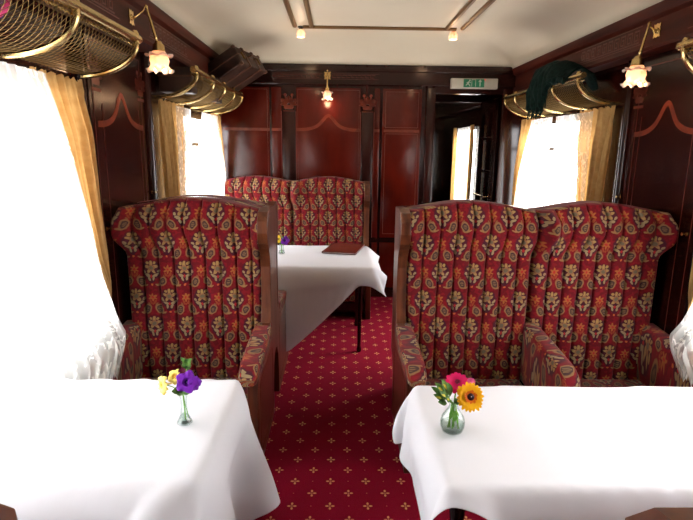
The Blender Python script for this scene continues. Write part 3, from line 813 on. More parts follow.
    # armrests
    def arm(xc, wd, over=0, zl=.22):
        bm = NB()
        def f(u_, v_):
            d_ = .19+.565*v_; top = .575-.055*v_-.03*sm(v_, .85, 1)
            a2 = 2*PI*u_; e = 1. if v_ < .92 else max(.05, math.sqrt(max(0, 1-((v_-.92)/.08)**2)))
            hw = wd/2*(1+.15*math.sin(PI*v_)); zc = (top+zl)/2; hh = (top-zl)/2
            cx1, sx1 = math.cos(a2), math.sin(a2); pw = lambda q: math.copysign(abs(q)**.6, q)
            bulge = .012*max(0, sx1)
            return (xc+(hw*pw(cx1)+math.copysign(bulge, cx1))*(.75+.25*e), Y(d_), zc+hh*pw(sx1)*(.8+.2*e))
        gridm(bm, 28, 26, f, wrapu=True, uvfn=lambda a_, b_: (a_*.42+xc, b_*.55))
        bm.verts.ensure_lookup_table()
        bmesh.ops.holes_fill(bm, edges=[e_ for e_ in bm.edges if e_.is_boundary], sides=0)
        keepuv(bm); fin('armrest', bm, fabric, t_, ang=60)
    xw_ = fa+.045 if aisle > 0 else fb-.045
    arm(xw_, .095)
    arm((fb+.004) if aisle > 0 else (fa-.004), .082, zl=.45)
    if n == 2: arm((fa+fb)/2, .085)
    # wooden end panel on the aisle
    prof = [(.0, .34), (.05, .33), (.10, .27), (.125, .15), (.13, .0), (.68, .0), (.69, .06), (.705, .10), (.70, .30), (.712, .44), (.69, .485), (.60, .50), (.40, .52), (.28, .545),
            (.24, .58), (.215, .66), (.205, .78), (.207, .88), (.222, .945), (.255, .985), (.292, 1.02), (.312, 1.075), (.303, 1.135), (.262, 1.178), (.19, 1.195), (.10, 1.19), (.0, 1.185)]
    prof = [(a_*kw, b_) if b_ > .56 else (a_, b_) for a_, b_ in prof]
    bm = NB(); xi_, xo_ = (x1-pth, x1) if aisle > 0 else (x0, x0+pth)
    prism(bm, prof, lambda a_, b_, q: (q, Y(a_), b_), xi_, xo_)
    bmesh.ops.recalc_face_normals(bm, faces=bm.faces)
    fin('side_panel', bm, wood_post, t_, smooth=False, bevel=.005)
    # rounded moulding up the front edge of the wing
    fr_ = [q for q in prof if q[1] > .57][:-2]
    bk_ = [(q[0]-.016, q[1]-.004) for q in fr_][::-1]
    bm = NB(); prism(bm, [(q[0]+.006, q[1]) for q in fr_]+bk_, lambda a_, b_, q: (q, Y(a_), b_), xi_-.004, xo_+.003)
    bmesh.ops.recalc_face_normals(bm, faces=bm.faces)
    fin('wing_moulding', bm, wood_mo, t_, smooth=False, bevel=.003)
    # carved bracket and beading on the panel
    xs = x1 if aisle > 0 else x0; q_ = 1 if aisle > 0 else -1
    bm = NB()
    for dd in ((.21, .62, .21, 1.0), ): ribbon(bm, [(.205, .56), (.20, .92), (.24, 1.02), (.262, 1.08), (.25, 1.14), (.19, 1.165), (.05, 1.16)], .007, lambda a_, b_, q: (xs+q_*.0012*q, Y(a_*kw), b_))
    rectline(bm, .18, .64, .06, .42, .006, lambda a_, b_, q: (xs+q_*.0012*q, Y(a_), b_))
    fin('beading', bm, inlay_dim, t_)
    bm = NB(); 
    for dd in (.66,):
        fx = (x1-pth/2) if aisle > 0 else (x0+pth/2); box(bm, fx-.024, fx+.024, *sorted((Y(.655), Y(.722))), .0, .46, bev=.006)
    fin('front_post', bm, wood_post, t_)
    return t_
UO = .02
seating('red damask wing armchair left of the aisle, facing the camera', -1.15, -.355, C1, -1, 1, 1, 'armchair', None)
seating('red damask armchair back to back with the left one, only its armrest showing', -1.15, -.355, C1, 1, 1, 1, 'armchair', None, kw=.55)
UO = .06
seating('red damask double settee right of the aisle, behind the near right table', .325, 1.765, C1, -1, 2, -1, 'settee', None, woodback=True, name='double_settee')
UO = .0
seating('red damask double settee against the end wall, behind the far table', -1.15, .30, YB-.03, -1, 2, 1, 'settee', None, name='double_settee')

# ------------------------------------------------------------------ tables and cloths
def drape(x0, x1, y0, y1, ztop, cx0, cx1, yf, yb, nx, ny, wall, stf=1., seed=1, iters=320, floorz=.02):
    """mass-spring drape of a stiff linen cloth over a table top"""
    xs = np.linspace(0, 1, nx); ys = np.linspace(0, 1, ny)
    P = np.zeros((ny, nx, 3))
    for i, a_ in enumerate(xs):
        for j, b_ in enumerate(ys):
            xa = cx0(b_) if callable(cx0) else cx0; xb = cx1(b_) if callable(cx1) else cx1
            x = xa+(xb-xa)*a_; lo = yf(x); hi = yb(x)
            P[j, i] = (x, lo+(hi-lo)*b_, 0)
    rest = P.copy()
    P[..., 2] = ztop
    inside = (P[..., 0] > x0) & (P[..., 0] < x1) & (P[..., 1] > y0) & (P[..., 1] < y1)
    rs = np.random.RandomState(seed)
    P[..., 2] += np.where(inside, 0, rs.rand(ny, nx)*.004)
    # start the overhang tipped down
    ox = np.maximum(0, np.maximum(x0-P[..., 0], P[..., 0]-x1)); oy = np.maximum(0, np.maximum(y0-P[..., 1], P[..., 1]-y1))
    P[..., 2] -= np.hypot(ox, oy)*.5
    w_ = np.where(inside, 0., 1.)
    prev = P.copy()
    cons = []
    def add(dj, di, stiff):
        for pj in range(2):
            for pi in range(2):
                J, I = np.meshgrid(np.arange(0, ny), np.arange(0, nx), indexing='ij')
                J2, I2 = J+dj, I+di
                ok = (J2 < ny) & (I2 < nx) & (I2 >= 0)
                key = ((J//max(dj, 1)) % 2 == pj) if dj else ((I//max(abs(di), 1)) % 2 == pj)
                ok &= key
                if dj and di: ok &= ((I//max(abs(di), 1)) % 2 == pi)
                elif pi: continue
                a_ = (J[ok], I[ok]); b_ = (J2[ok], I2[ok])
                L = np.linalg.norm(rest[a_]-rest[b_], axis=1)
                wa, wb = w_[a_], w_[b_]; ws_ = np.maximum(wa+wb, 1e-9)
                cons.append((a_, b_, L, (wa/ws_)[:, None]*stiff, (wb/ws_)[:, None]*stiff))
    for q in ((0, 1, 1.), (1, 0, 1.), (1, 1, .35), (1, -1, .35), (0, 2, .35), (2, 0, .35), (0, 4, .35*stf), (4, 0, .35*stf), (0, 7, .15*stf), (7, 0, .15*stf)): add(*q)
    dt2 = (1/60.)**2*9.8; m_ = .004
    for it in range(iters):
        vel = (P-prev)*.965; prev = P.copy()
        P += vel*w_[..., None]; P[..., 2] -= dt2*w_
        for _ in range(7):
            for a_, b_, L, wa, wb in cons:
                d_ = P[b_]-P[a_]; l = np.linalg.norm(d_, axis=1)+1e-9
                k_ = ((l-L)/l)[:, None]*d_
                P[a_] += k_*wa; P[b_] -= k_*wb
            # table collision
            ins = (P[..., 2] < ztop) & (P[..., 2] > ztop-.03) & (P[..., 0] > x0-m_) & (P[..., 0] < x1+m_) & (P[..., 1] > y0-m_) & (P[..., 1] < y1+m_)
            if ins.any():
                q = P[ins]; dz = ztop-q[:, 2]
                c_ = np.stack([q[:, 0]-(x0-m_), (x1+m_)-q[:, 0], q[:, 1]-(y0-m_), (y1+m_)-q[:, 1], dz], 1)
                am = c_.argmin(1)
                q[am == 0, 0] = x0-m_; q[am == 1, 0] = x1+m_; q[am == 2, 1] = y0-m_; q[am == 3, 1] = y1+m_; q[am == 4, 2] = ztop
                P[ins] = q
            # apron below the top
            low = (P[..., 2] <= ztop-.03) & (P[..., 0] > x0) & (P[..., 0] < x1) & (P[..., 1] > y0) & (P[..., 1] < y1) & (w_ > 0)
            if low.any():
                q = P[low]; c_ = np.stack([q[:, 0]-x0, x1-q[:, 0], q[:, 1]-y0, y1-q[:, 1]], 1); am = c_.argmin(1)
                q[am == 0, 0] -= c_[am == 0, 0]; q[am == 1, 0] += c_[am == 1, 1]; q[am == 2, 1] -= c_[am == 2, 2]; q[am == 3, 1] += c_[am == 3, 3]
                P[low] = q
            P[..., 2] = np.maximum(P[..., 2], floorz)
            P[..., 0] = np.clip(P[..., 0], XL+.03, XR-.03)
    return P, rest
def table(label, clabel, x0, x1, y0, y1, cloth, wall, legs):
    t_ = thing('dining_table', label, 'table', ((x0+x1)/2, (y0+y1)/2, 0))
    bm = NB(); box(bm, x0+.014, x1-.014, y0+.014, y1-.014, ZT-.035, ZT-.012, bev=.006); fin('tabletop', bm, wood_dark, t_)
    bm = NB(); box(bm, x0+.05, x1-.05, y0+.05, y1-.05, ZT-.10, ZT-.034); fin('apron', bm, wood_dark, t_)
    for lx, ly in legs:
        bm = NB(); lathe(bm, [(.014, 0), (.017, .008), (.019, .02), (.015, .035), (.013, .05), (.016, .3), (.019, .52), (.022, .56), (.019, .575), (.023, .59), (.023, ZT-.05)], (lx, ly, 0), 14, cap=True); fin('leg', bm, wood_dark, t_)
    P, R = cloth
    bm = NB(); ny, nx = P.shape[:2]
    V_ = [[bm.verts.new(P[j, i]) for i in range(nx)] for j in range(ny)]
    for j in range(ny-1):
        for i in range(nx-1): bm.faces.new((V_[j][i], V_[j][i+1], V_[j+1][i+1], V_[j+1][i]))
    o = fin('tablecloth', bm, linen, ang=180, subsurf=1, solid=.0015); tag(o, clabel, 'tablecloth')
# near left
tx1 = -.335
c = drape(XL+.045, tx1, 1.16, 1.77, ZT, XL+.045, .12, lambda x: 1.095-.62*(tx1-x) if x < tx1 else 1.095-.8*(x-tx1), lambda x: 1.77+.38, 62, 54, 1)
table('table against the left wall under the near window, in front of the armchair', 'white cloth falling in a point over the near left table', XL+.045, tx1, 1.16, 1.77, c, -1, [(-.46, 1.30), (-.46, 1.63), (-1.08, 1.26), (-1.08, 1.67)])
tx0 = .27
c = drape(tx0, XR-.045, 1.14, 1.72, ZT, lambda b: .05+.03*b, XR-.045, lambda x: 1.14-.035-.34*(x-tx0) if x > tx0 else 1.105+.1*(tx0-x), lambda x: 1.72+.10, 84, 50, 1, seed=4, stf=.3)
table('wide table against the right wall, in front of the near settee', 'white cloth over the wide near right table', tx0, XR-.045, 1.14, 1.72, c, 1, [(.33, 1.24), (.33, 1.62), (1.70, 1.24), (1.70, 1.62)])
c = drape(XL+.045, .265, 3.57, 4.42, ZT, XL+.045, .385, lambda x: 3.57-min(.60, max(.13, .13+.93*(.16-x))), lambda x: 4.42+.16, 70, 60, 1, seed=6)
table('long table between the far left seats, one turned leg showing below its cloth', 'white cloth hanging aslant from the far table', XL+.045, .265, 3.57, 4.42, c, -1, [(.17, 3.73), (.17, 4.32), (-1.08, 3.73), (-1.08, 4.32)])

# menu folder
t_ = thing('menu_folder', 'dark red-brown leather menu folder lying at the aisle end of the far table', 'menu', (.06, 4.21, ZT))
M = Matrix.Translation((.058, 4.215, ZT+.006)) @ Matrix.Rotation(math.radians(-13), 4, 'Z')
bm = NB(); box(bm, -.135, .135, -.20, .20, 0, .003, M); box(bm, -.135, .135, -.20, .20, .010, .013, M, bev=.0012); box(bm, -.138, -.132, -.20, .20, 0, .013, M, bev=.001); fin('cover', bm, leather, t_)
bm = NB(); box(bm, -.130, .131, -.196, .196, .003, .010, M); fin('pages', bm, linen, t_)
bm = NB()
for i in range(7): box(bm, -.045+i*.013, -.036+i*.013, .06, .068, .0131, .0137, M)
box(bm, -.05, .05, .045, .048, .0131, .0137, M); fin('gilt_stamp', bm, brass_ag, t_)

# ------------------------------------------------------------------ flowers
petal_m = {}
def pm(n, c, rough=.6):
    if n not in petal_m:
        m = mat(n, c, rough, spec=.2); petal_m[n] = m
        bs(m).inputs['Subsurface Weight'].default_value = 0
    return petal_m[n]
leafm = mat('leaf', (60, 110, 40), .5); add_noise(leafm, (40, 88, 28), (104, 150, 60), (60, 60, 60), 2)
stemm = mat('stem_green', (110, 170, 60), .5)
def petals(bm, c, nrm, n, r0, r1, w_, lift, twist=0., curl=0., jit=0., tipw=.35, rs=random):
    nrm = Vector(nrm).normalized(); R = nrm.to_track_quat('Z', 'Y').to_matrix(); c = Vector(c)
    for i in range(n):
        a_ = 2*PI*i/n+twist+rs.uniform(-jit, jit); rr = r1*(1+rs.uniform(-jit, jit)); rows = []
        for j in range(6):
            q = j/5; r = r0+(rr-r0)*q; hw = w_*math.sin(PI*(.15+.62*q)) if j < 5 else w_*tipw
            z = lift*q+curl*q*q
            row_ = []
            for k_ in (-1, 0, 1):
                p = Vector((r*math.cos(a_)-k_*hw*math.sin(a_), r*math.sin(a_)+k_*hw*math.cos(a_), z+(.0 if k_ else -.12*hw)))
                row_.append(bm.verts.new(R @ p+c))
            rows.append(row_)
        for A, B in zip(rows, rows[1:]):
            for k_ in range(2): bm.faces.new((A[k_], A[k_+1], B[k_+1], B[k_]))
def leaf(bm, base, tip, w_, nrm=(0, 0, 1)):
    b_, t2 = Vector(base), Vector(tip); d_ = t2-b_; sd_ = d_.cross(Vector(nrm)).normalized(); rows = []
    for j in range(7):
        q = j/6; hw = w_*math.sin(PI*min(1, q*.97+.02))**.8*(1 if q < .5 else 1-.3*(q-.5)); c = b_+d_*q+Vector(nrm)*math.sin(PI*q)*d_.length*.12
        rows.append([bm.verts.new(c-sd_*hw+Vector(nrm)*hw*.25), bm.verts.new(c), bm.verts.new(c+sd_*hw+Vector(nrm)*hw*.25)])
    for A, B in zip(rows, rows[1:]):
        for k_ in range(2): bm.faces.new((A[k_], A[k_+1], B[k_+1], B[k_]))
def vase(prof, loc, label, wz, seg=28):
    t_ = thing('flower_vase', label, 'vase', loc)
    bm = NB(); inner = [(max(r-.002, .0005), z) for r, z in prof[::-1]]
    inner[-1] = (inner[-1][0], .007)
    lathe(bm, prof+[(r, max(z, .007)) for r, z in inner], loc, seg); fin('glass', bm, vase_m, t_)
    bm = NB(); wp = [(r-.003, max(z, .008)) for r, z in prof if z <= wz and r > .004]
    rw = interp(wz, [(z, r) for r, z in prof])-.003; lathe(bm, [(.0005, .008)]+wp+[(rw, wz), (.0005, wz)], loc, seg); fin('water', bm, water_m, t_)
    return t_
rs = random.Random(11)
# --- right table: round bud vase, gerbera
L = (.342, 1.40, ZT+.003)
t_ = vase([(.0005, 0), (.022, .001), (.030, .006), (.035, .020), (.036, .034), (.032, .050), (.022, .066), (.014, .078), (.0125, .088), (.016, .098)], L, 'round clear glass vase holding the orange gerbera on the near right table', .030)
def flower(t_, name, label, stempts, parts, sr=.0018):
    return
def V3(x, y, z): return Vector((L[0]+x, L[1]+y, L[2]+z))
g_ = thing('gerbera', 'orange-yellow gerbera with dark centre in the round vase', 'flower', V3(.045, -.012, .118))
face = Vector((.12, -.85, .50))
bm = NB(); petals(bm, V3(.043, -.015, .118), face, 22, .008, .042, .0062, .003, 0, -.004, .06, rs=rs); petals(bm, V3(.043, -.016, .1185), face, 18, .008, .034, .006, .006, .1, -.002, .06, rs=rs); fin('petals', bm, pm('gerbera', (250, 186, 8)), g_)
bm = NB(); petals(bm, V3(.043, -.019, .120), face, 20, .004, .019, .003, .004, .05, 0, .08, rs=rs); fin('petal_ring', bm, pm('gerbera_in', (226, 110, 8)), g_)
R_ = face.to_track_quat('Z', 'Y').to_matrix()
bm = NB(); lathe(bm, [(.011, 0), (.010, .005), (.006, .008), (.001, .009)], V3(.043, -.017, .119), 16, M=R_); fin('centre', bm, pm('gerbera_c', (46, 14, 12)), g_)
bm = NB(); tube(bm, [V3(.018, .0, .010), V3(.012, .0, .05), V3(.006, 0, .088), V3(.022, -.004, .108), V3(.042, -.012, .115)], .0026, 8); fin('stem', bm, stemm, g_)
g_ = thing('pink_blossom', 'magenta pink gerbera behind the orange one', 'flower', V3(.012, .03, .145))
face = Vector((-.05, -.55, .75))
bm = NB(); petals(bm, V3(.014, .028, .140), face, 16, .004, .036, .008, .006, .1, -.006, .08, rs=rs); petals(bm, V3(.014, .027, .142), face, 12, .003, .026, .007, .010, .2, 0, .08, rs=rs); fin('petals', bm, pm('magenta', (220, 24, 100)), g_)
bm = NB(); lathe(bm, [(.008, 0), (.006, .006), (.001, .008)], V3(.014, .026, .145), 12); fin('centre', bm, pm('mag_c', (110, 10, 44)), g_)
bm = NB(); tube(bm, [V3(.0, .0, .010), V3(.003, .002, .05), V3(.002, .002, .09), V3(.010, .02, .128)], .0022, 8); fin('stem', bm, stemm, g_)
g_ = thing('pink_carnation_bud', 'tiny pale pink bud at the right of the magenta flower', 'flower', V3(.05, .02, .15))
bm = NB(); petals(bm, V3(.052, .02, .147), (0, -.6, .7), 9, .001, .012, .005, .006, 0, 0, .1, rs=rs); petals(bm, V3(.052, .02, .149), (0, -.6, .7), 7, .001, .008, .004, .008, .3, 0, .1, rs=rs); fin('petals', bm, pm('pink', (232, 110, 170)), g_)
bm = NB(); tube(bm, [V3(.004, .003, .09), V3(.03, .012, .125), V3(.05, .02, .145)], .0012, 6); fin('stem', bm, stemm, g_)
g_ = thing('foliage_sprig', 'green leafy sprig with yellow edges at the left of the round vase', 'foliage', V3(-.02, 0, .10))
bm = NB()
tips = [(-.055, .01, .15), (-.045, -.015, .135), (-.06, .0, .118), (-.035, .015, .158), (-.028, -.02, .120), (-.05, -.02, .105), (-.018, .012, .150), (-.04, .02, .128), (-.012, -.02, .108), (-.065, .015, .135), (.012, -.012, .105)]
for x, y, z in tips: leaf(bm, V3(-.004+x*.35, y*.35, .088+(z-.088)*.35), V3(x, y, z), .010, (.2, -.7, .6))
fin('leaves', bm, leafm, g_)
bm = NB()
for x, y, z in tips[:5]: leaf(bm, V3(x*.6, y*.6-.004, .09+(z-.09)*.6), V3(x*.9, y*.9-.006, .09+(z-.09)*.85), .0035, (.2, -.7, .6))
fin('leaf_edges', bm, pm('yellowgreen', (196, 186, 50)), g_)
bm = NB()
for x0_, x1_ in ((-.006, -.012), (.006, -.004), (-.012, .0)): tube(bm, [V3(x0_, .004, .012), V3((x0_+x1_)/2, .003, .05), V3(x1_*.4, 0, .09), V3(-.02, .0, .11)], .002, 6)
for x, z in ((-.012, .056), (.004, .050), (.012, .06)): leaf(bm, V3(x*.5, -.004, .072), V3(x, -.012, z-.012), .006, (.0, -1, .2))
fin('stems', bm, stemm, g_)
# --- left table: slim vase with purple petunia
L = (-.452, 1.445, ZT+.003)
t_ = vase([(.0005, 0), (.020, .001), (.023, .004), (.020, .010), (.012, .030), (.009, .055), (.010, .080), (.014, .095), (.017, .104)], L, 'slim clear glass vase with purple and yellow flowers on the near left table', .030)
def petunia(c, face, r, name, label, m1, m2, stempts):
    g_ = thing(name, label, 'flower', c); f3 = Vector(face).normalized(); R_ = f3.to_track_quat('Z', 'Y').to_matrix()
    bm = NB()
    lathe(bm, [(.002, -.03), (.004, -.014), (.008, -.004), (r*.45, .003), (r*.8, .004), (r, .001), (r*1.04, -.004)], c, 40, M=R_,
          flute=lambda q, z, a_, j: (q*(1+.13*max(0, j-2)/4*math.cos(a_*5)), z+.0035*max(0, j-3)/3*math.sin(a_*10)))
    fin('petals', bm, m1, g_)
    bm = NB(); lathe(bm, [(.001, .001), (.004, .002), (.0065, .0035)], c, 14, M=R_); fin('throat', bm, m2, g_)
    bm = NB(); tube(bm, stempts, .0014, 6); fin('stem', bm, stemm, g_); return g_
pur, dpur = pm('purple', (116, 34, 172)), pm('deep_purple', (40, 4, 80)); yel, oy = pm('pale_yellow', (242, 222, 120)), pm('yellow_c', (222, 170, 60))
petunia(V3(.016, -.012, .138), (.15, -.9, .35), .030, 'petunia', 'large purple petunia in the slim vase', pur, dpur, [V3(.004, 0, .01), V3(.0, 0, .09), V3(.006, 0, .12), V3(.014, .004, .134)])
petunia(V3(.036, -.004, .128), (.6, -.7, -.1), .021, 'petunia', 'smaller purple petunia turned right in the slim vase', pur, dpur, [V3(.004, 0, .09), V3(.016, .004, .112), V3(.032, .004, .125)])
petunia(V3(-.058, -.005, .125), (-.7, -.6, .1), .026, 'yellow_blossom', 'pale yellow blossom leaning left from the slim vase', yel, oy, [V3(-.002, 0, .09), V3(-.028, 0, .116), V3(-.052, 0, .124)])
petunia(V3(-.026, .012, .144), (-.2, -.7, .5), .021, 'yellow_blossom', 'pale yellow blossom behind the purple petunia', yel, oy, [V3(-.001, 0, .09), V3(-.012, .004, .12), V3(-.025, .014, .138)])
g_ = thing('foliage_sprig', 'bright green sprig rising above the purple petunia', 'foliage', V3(0, 0, .1))
bm = NB()
for i in range(16):
    a_ = i*2.4; r = .010+.014*rs.random(); z = .172+.03*rs.random(); leaf(bm, V3(.012, .014, z-.012), V3(.012+r*math.cos(a_), .014+r*math.sin(a_)*.7, z+.004), .005, (0, -.8, .5))
for x, z in ((-.03, .108), (-.014, .096), (.026, .104), (.008, .10), (-.022, .118)): leaf(bm, V3(0, 0, .104), V3(x, -.012, z), .010, (0, -.8, .5))
fin('leaves', bm, leafm, g_)
bm = NB(); tube(bm, [V3(.002, .002, .012), V3(-.002, .002, .09), V3(.008, .01, .15), V3(.012, .014, .185)], .0015, 6); tube(bm, [V3(.012, 0, .02), V3(.004, 0, .06), V3(0, 0, .1)], .0012, 6); fin('stems', bm, stemm, g_)
bm = NB(); petals(bm, V3(-.004, .016, .158), (0, -.8, .5), 7, .001, .012, .005, .003, 0, 0, .1, rs=rs); fin('dark_petals', bm, pm('maroon', (96, 10, 50)), g_)
# --- far table
L = (-.432, 4.02, ZT+.003)
t_ = vase([(.0005, 0), (.022, .001), (.026, .005), (.022, .02), (.018, .045), (.017, .07), (.022, .085)], L, 'small clear glass vase of flowers on the far table', .03)
petunia(V3(.028, -.01, .108), (.2, -.9, .3), .032, 'petunia', 'purple petunia in the far table vase', pur, dpur, [V3(0, 0, .01), V3(.004, 0, .07), V3(.024, .003, .10)])
petunia(V3(-.026, -.005, .118), (-.2, -.9, .2), .028, 'yellow_blossom', 'yellow pansy in the far table vase', pm('yellow2', (244, 210, 60)), pm('redc', (170, 30, 30)), [V3(0, 0, .01), V3(-.004, 0, .07), V3(-.024, .004, .11)])
g_ = thing('foliage_sprig', 'small green sprig in the far table vase', 'foliage', V3(0, 0, .08))
bm = NB()
for x, z in ((-.02, .13), (.01, .145), (.0, .12), (.03, .09), (-.03, .09), (.005, .09)): leaf(bm, V3(0, 0, .075), V3(x, -.008, z), .009, (0, -.9, .4))
fin('leaves', bm, leafm, g_)
bm = NB(); tube(bm, [V3(.002, 0, .01), V3(0, 0, .08)], .003, 6); fin('stems', bm, stemm, g_)

# ------------------------------------------------------------------ exit sign
ex0, ex1, ez0, ez1 = 1.06, 1.50, 2.062, 2.155; ey = YB-.035
t_ = thing('exit_sign', 'white emergency light box with a green running-man exit panel above the doorway', 'sign', ((ex0+ex1)/2, ey, ez0))
bm = NB(); box(bm, ex0, ex1, ey-.05, ey, ez0, ez1, bev=.006); box(bm, 1.385, 1.395, ey-.052, ey, ez0+.01, ez1-.01); fin('housing', bm, white_pl, t_)
bm = NB(); box(bm, 1.175, 1.37, ey-.053, ey-.049, ez0+.012, ez1-.008); gp = fin('green_panel', bm, green_s, t_)
bm = NB(); w_ = lambda pts: prism(bm, pts, lambda a_, b_, q: (a_, ey-.0532-.0012*q, b_), 0, 1)
zc = ez0
bm_o = bm
def bar(xa, za, xb, zb, wd):
    dx, dz = xb-xa, zb-za; l = math.hypot(dx, dz); nx, nz_ = -dz/l*wd/2, dx/l*wd/2
    w_([(xa+nx, za+nz_), (xb+nx, zb+nz_), (xb-nx, zb-nz_), (xa-nx, za-nz_)])
def disc(x, z, r): w_([(x+r*math.cos(2*PI*i/10), z+r*math.sin(2*PI*i/10)) for i in range(10)])
disc(1.232, zc+.073, .008); bar(1.225, zc+.064, 1.214, zc+.042, .012); bar(1.224, zc+.062, 1.243, zc+.052, .006); bar(1.221, zc+.06, 1.203, zc+.05, .006)
bar(1.214, zc+.043, 1.230, zc+.035, .007); bar(1.230, zc+.035, 1.238, zc+.018, .006); bar(1.214, zc+.043, 1.196, zc+.028, .007)
# doorway outline, then arrow pointing straight on
bar(1.252, zc+.018, 1.252, zc+.08, .004); bar(1.252, zc+.08, 1.288, zc+.08, .004); bar(1.288, zc+.08, 1.288, zc+.018, .004)
bar(1.33, zc+.02, 1.33, zc+.07, .008); w_([(1.33, zc+.084), (1.347, zc+.062), (1.313, zc+.062)])
fin('pictogram', bm, white_pl, gp)
bm = NB(); lathe(bm, [(.006, 0), (.005, .004), (.001, .005)], (1.378, ey-.05, ez1-.012), 10, M=Matrix.Rotation(PI/2, 3, 'X')); fin('indicator_lamp', bm, mat('red_led', (200, 60, 60), .4, emit=(255, 40, 40), estr=.6), t_)

# ------------------------------------------------------------------ corridor beyond the doorway
bm = NB(); box(bm, .70, .78, YB+.06, 9.2, 0, 2.3); struct(fin('wall_corridor_left', bm, wood_dark))
bm = NB(); cx = 1.80
box(bm, cx, cx+.08, YB+.06, 9.2, 0, .75); box(bm, cx, cx+.08, YB+.06, 9.2, 1.80, 2.3); box(bm, cx, cx+.08, YB+.06, 7.0, .75, 1.8); box(bm, cx, cx+.08, 8.05, 9.2, .75, 1.8); struct(fin('wall_corridor_right', bm, wood_dark))
bm = NB(); box(bm, .70, 1.88, 9.15, 9.25, 0, 2.3); struct(fin('wall_corridor_end', bm, wood_dark))
bm = NB(); box(bm, .70, 1.88, YB+.06, 9.25, 2.26, 2.32); struct(fin('ceiling_corridor', bm, cream))
bm = NB(); box(bm, .78, .90, YB+.06, 9.15, 2.02, 2.26); box(bm, 1.68, 1.80, YB+.06, 9.15, 2.02, 2.26); box(bm, .78, 1.8, 6.1, 6.16, 2.02, 2.26)
struct(fin('trim_10', bm, wood_dark))
e = bpy.data.objects.new('window_%d' % (wn+1), None); col.objects.link(e); e.location = (1.8, 7.52, .75); e['kind'] = 'structure'
bm = NB()
for q in ((7.0, 7.04, .75, 1.8), (8.01, 8.05, .75, 1.8), (7.0, 8.05, .75, .79), (7.0, 8.05, 1.76, 1.8)): box(bm, 1.805, 1.86, *q)
fin('window_frame', bm, wood_dark, e)
bm = NB(); box(bm, 1.83, 1.834, 7.03, 8.02, .78, 1.77); fin('pane', bm, pane_m, e)
sheet('lace_curtain', 1, .05, k(7.05), k(7.90), .74, 1.80, 6, .012, lace, 'white lace curtain in the corridor window beyond the doorway', nu=60)
sheet('gold_curtain', 1, .07, k(7.86), ip((.8, 8.0), (1.8, 8.08)), .74, 1.81, 3, .018, gold, 'gold curtain edge in the corridor beyond the doorway', nu=40)
sheet('gold_curtain', 1, .07, k(6.86), k(7.07), .74, 1.81, 3, .018, gold, 'gold curtain nearer the open glazed door in the corridor', nu=40)
# glazed door folded back into the corridor
e = bpy.data.objects.new('door_1', None); col.objects.link(e); e.location = (1.60, YB+.1, 0); e['kind'] = 'structure'
M = Matrix.Translation((1.585, YB+.09, 0)) @ Matrix.Rotation(math.radians(90), 4, 'Z')
bm = NB()
for q in ((0, .07, 0, 2.0), (.58, .65, 0, 2.0), (0, .65, 0, .9), (0, .65, 1.88, 2.0), (.07, .58, 1.26, 1.29), (.07, .58, 1.60, 1.63), (.30, .33, .9, 1.9)): box(bm, q[0], q[1], -.02, .02, q[2], q[3], M)
fin('door_leaf', bm, wood_dark, e, bevel=.003)
bm = NB(); box(bm, .06, .59, -.003, .003, .89, 1.89, M); fin('door_glass', bm, pane_m, e)
bm = NB(); tube(bm, [M @ Vector(p) for p in ((.12, .05, 1.02), (.12, .07, 1.02), (.52, .07, 1.02), (.52, .05, 1.02))], .009, 8)
for a_ in (.12, .52): tube(bm, [M @ Vector((a_, .02, 1.02)), M @ Vector((a_, .07, 1.02))], .007, 8)
fin('push_bar', bm, brass, e)
ceil_lamp((1.22, 6.5, 2.225), 'small lamp glowing under the corridor ceiling beyond the doorway', None)

# ------------------------------------------------------------------ near seats behind the tables (tips in view)
UO = .03
CN = .18
seating('nearest left armchair, only its side panel tip shows in the lower left corner', -1.15, -.33, .17, 1, 1, 1, 'armchair', None)
seating('nearest right settee, only its side panel tip shows at the lower edge', .30, 1.765, .155, 1, 2, -1, 'settee', None, name='double_settee')

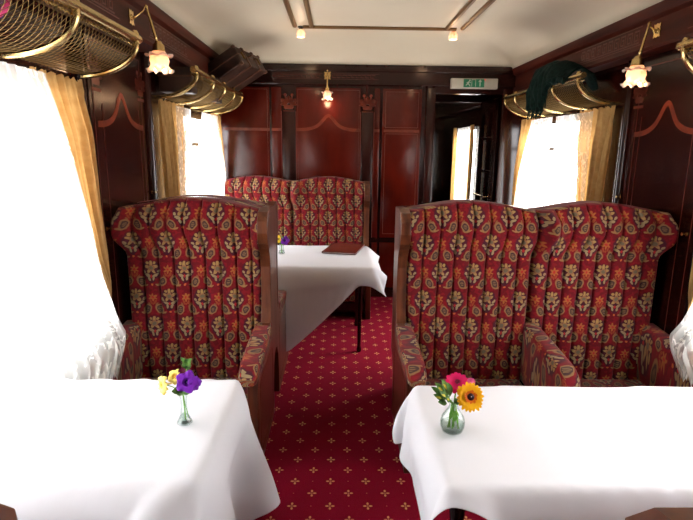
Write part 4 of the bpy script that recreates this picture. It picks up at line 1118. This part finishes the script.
# ------------------------------------------------------------------ light
w = bpy.data.worlds.new('world'); sc.world = w; w.use_nodes = True
bgn = w.node_tree.nodes['Background']
nt = w.node_tree; tc = nt.nodes.new('ShaderNodeTexCoord'); sp = nt.nodes.new('ShaderNodeSeparateXYZ'); nt.links.new(tc.outputs['Generated'], sp.inputs[0])
mr = nt.nodes.new('ShaderNodeMapRange'); mr.inputs[1].default_value = -.25; mr.inputs[2].default_value = .15; mr.inputs[3].default_value = 0; mr.inputs[4].default_value = 1
nt.links.new(sp.outputs[2], mr.inputs[0])
c = mixc(nt, mr.outputs[0], (205, 200, 198), (250, 252, 255)); nt.links.new(c, bgn.inputs[0])
bgn.inputs[1].default_value = 9.0
for side in (-1, 1):
    xw = XL if side < 0 else XR
    for y0, y1 in wins:
        l = bpy.data.lights.new('portal', 'AREA'); l.shape = 'RECTANGLE'; l.size = y1-y0; l.size_y = 1.06
        l.cycles.is_portal = True
        o = bpy.data.objects.new('daylight_portal', l); col.objects.link(o); o.location = (xw+side*.09, (y0+y1)/2, 1.23)
        o.rotation_euler = Vector((-side, 0, 0)).to_track_quat('-Z', 'Z').to_euler()
def pl(loc, e_, c_=(1, .62, .34), r=.03):
    l = bpy.data.lights.new('lamp_light', 'POINT'); l.energy = e_; l.color = c_; l.shadow_soft_size = r
    o = bpy.data.objects.new('lamp_light', l); col.objects.link(o); o.location = loc
for p in ((-.932, 2.9, 1.885), (1.575, 2.9, 1.85), (-.105, YB-.1, 1.935)): pl(p, 1.0)
for p in ((-.30, YR+.02, 2.335), (.905, YR+.02, 2.335)): pl(p, .5)
pl((1.22, 6.5, 2.15), 1.5)

sl = bpy.data.lights.new('sun', 'SUN'); sl.energy = 9.5; sl.angle = math.radians(22); sl.color = (1, .97, .94)
so = bpy.data.objects.new('sun', sl); col.objects.link(so); so.rotation_euler = Vector((-math.cos(math.radians(37)), -.27, -math.sin(math.radians(37)))).to_track_quat('-Z', 'Y').to_euler()
# ------------------------------------------------------------------ camera
cam = bpy.data.cameras.new('camera'); co = bpy.data.objects.new('camera', cam); col.objects.link(co); sc.camera = co
cam.sensor_width = 36; cam.lens = 525/693*36; cam.clip_start = .02
yaw, pit, rol = map(math.radians, (1.0531, 12.0309, .7))
fw = Vector((math.sin(yaw)*math.cos(pit), math.cos(yaw)*math.cos(pit), -math.sin(pit)))
rt = Vector((math.cos(yaw), -math.sin(yaw), 0)); up = rt.cross(fw)
rt2 = rt*math.cos(rol)+up*math.sin(rol); up2 = -rt*math.sin(rol)+up*math.cos(rol)
M = Matrix((rt2, up2, -fw)).transposed().to_4x4(); M.translation = (0, 0, 1.5)
co.matrix_world = M
vs = sc.view_settings; sc.display_settings.display_device = 'sRGB'
vs.view_transform = 'Standard'; vs.look = 'None'; vs.gamma = 1; vs.use_curve_mapping = False; vs.exposure = .85
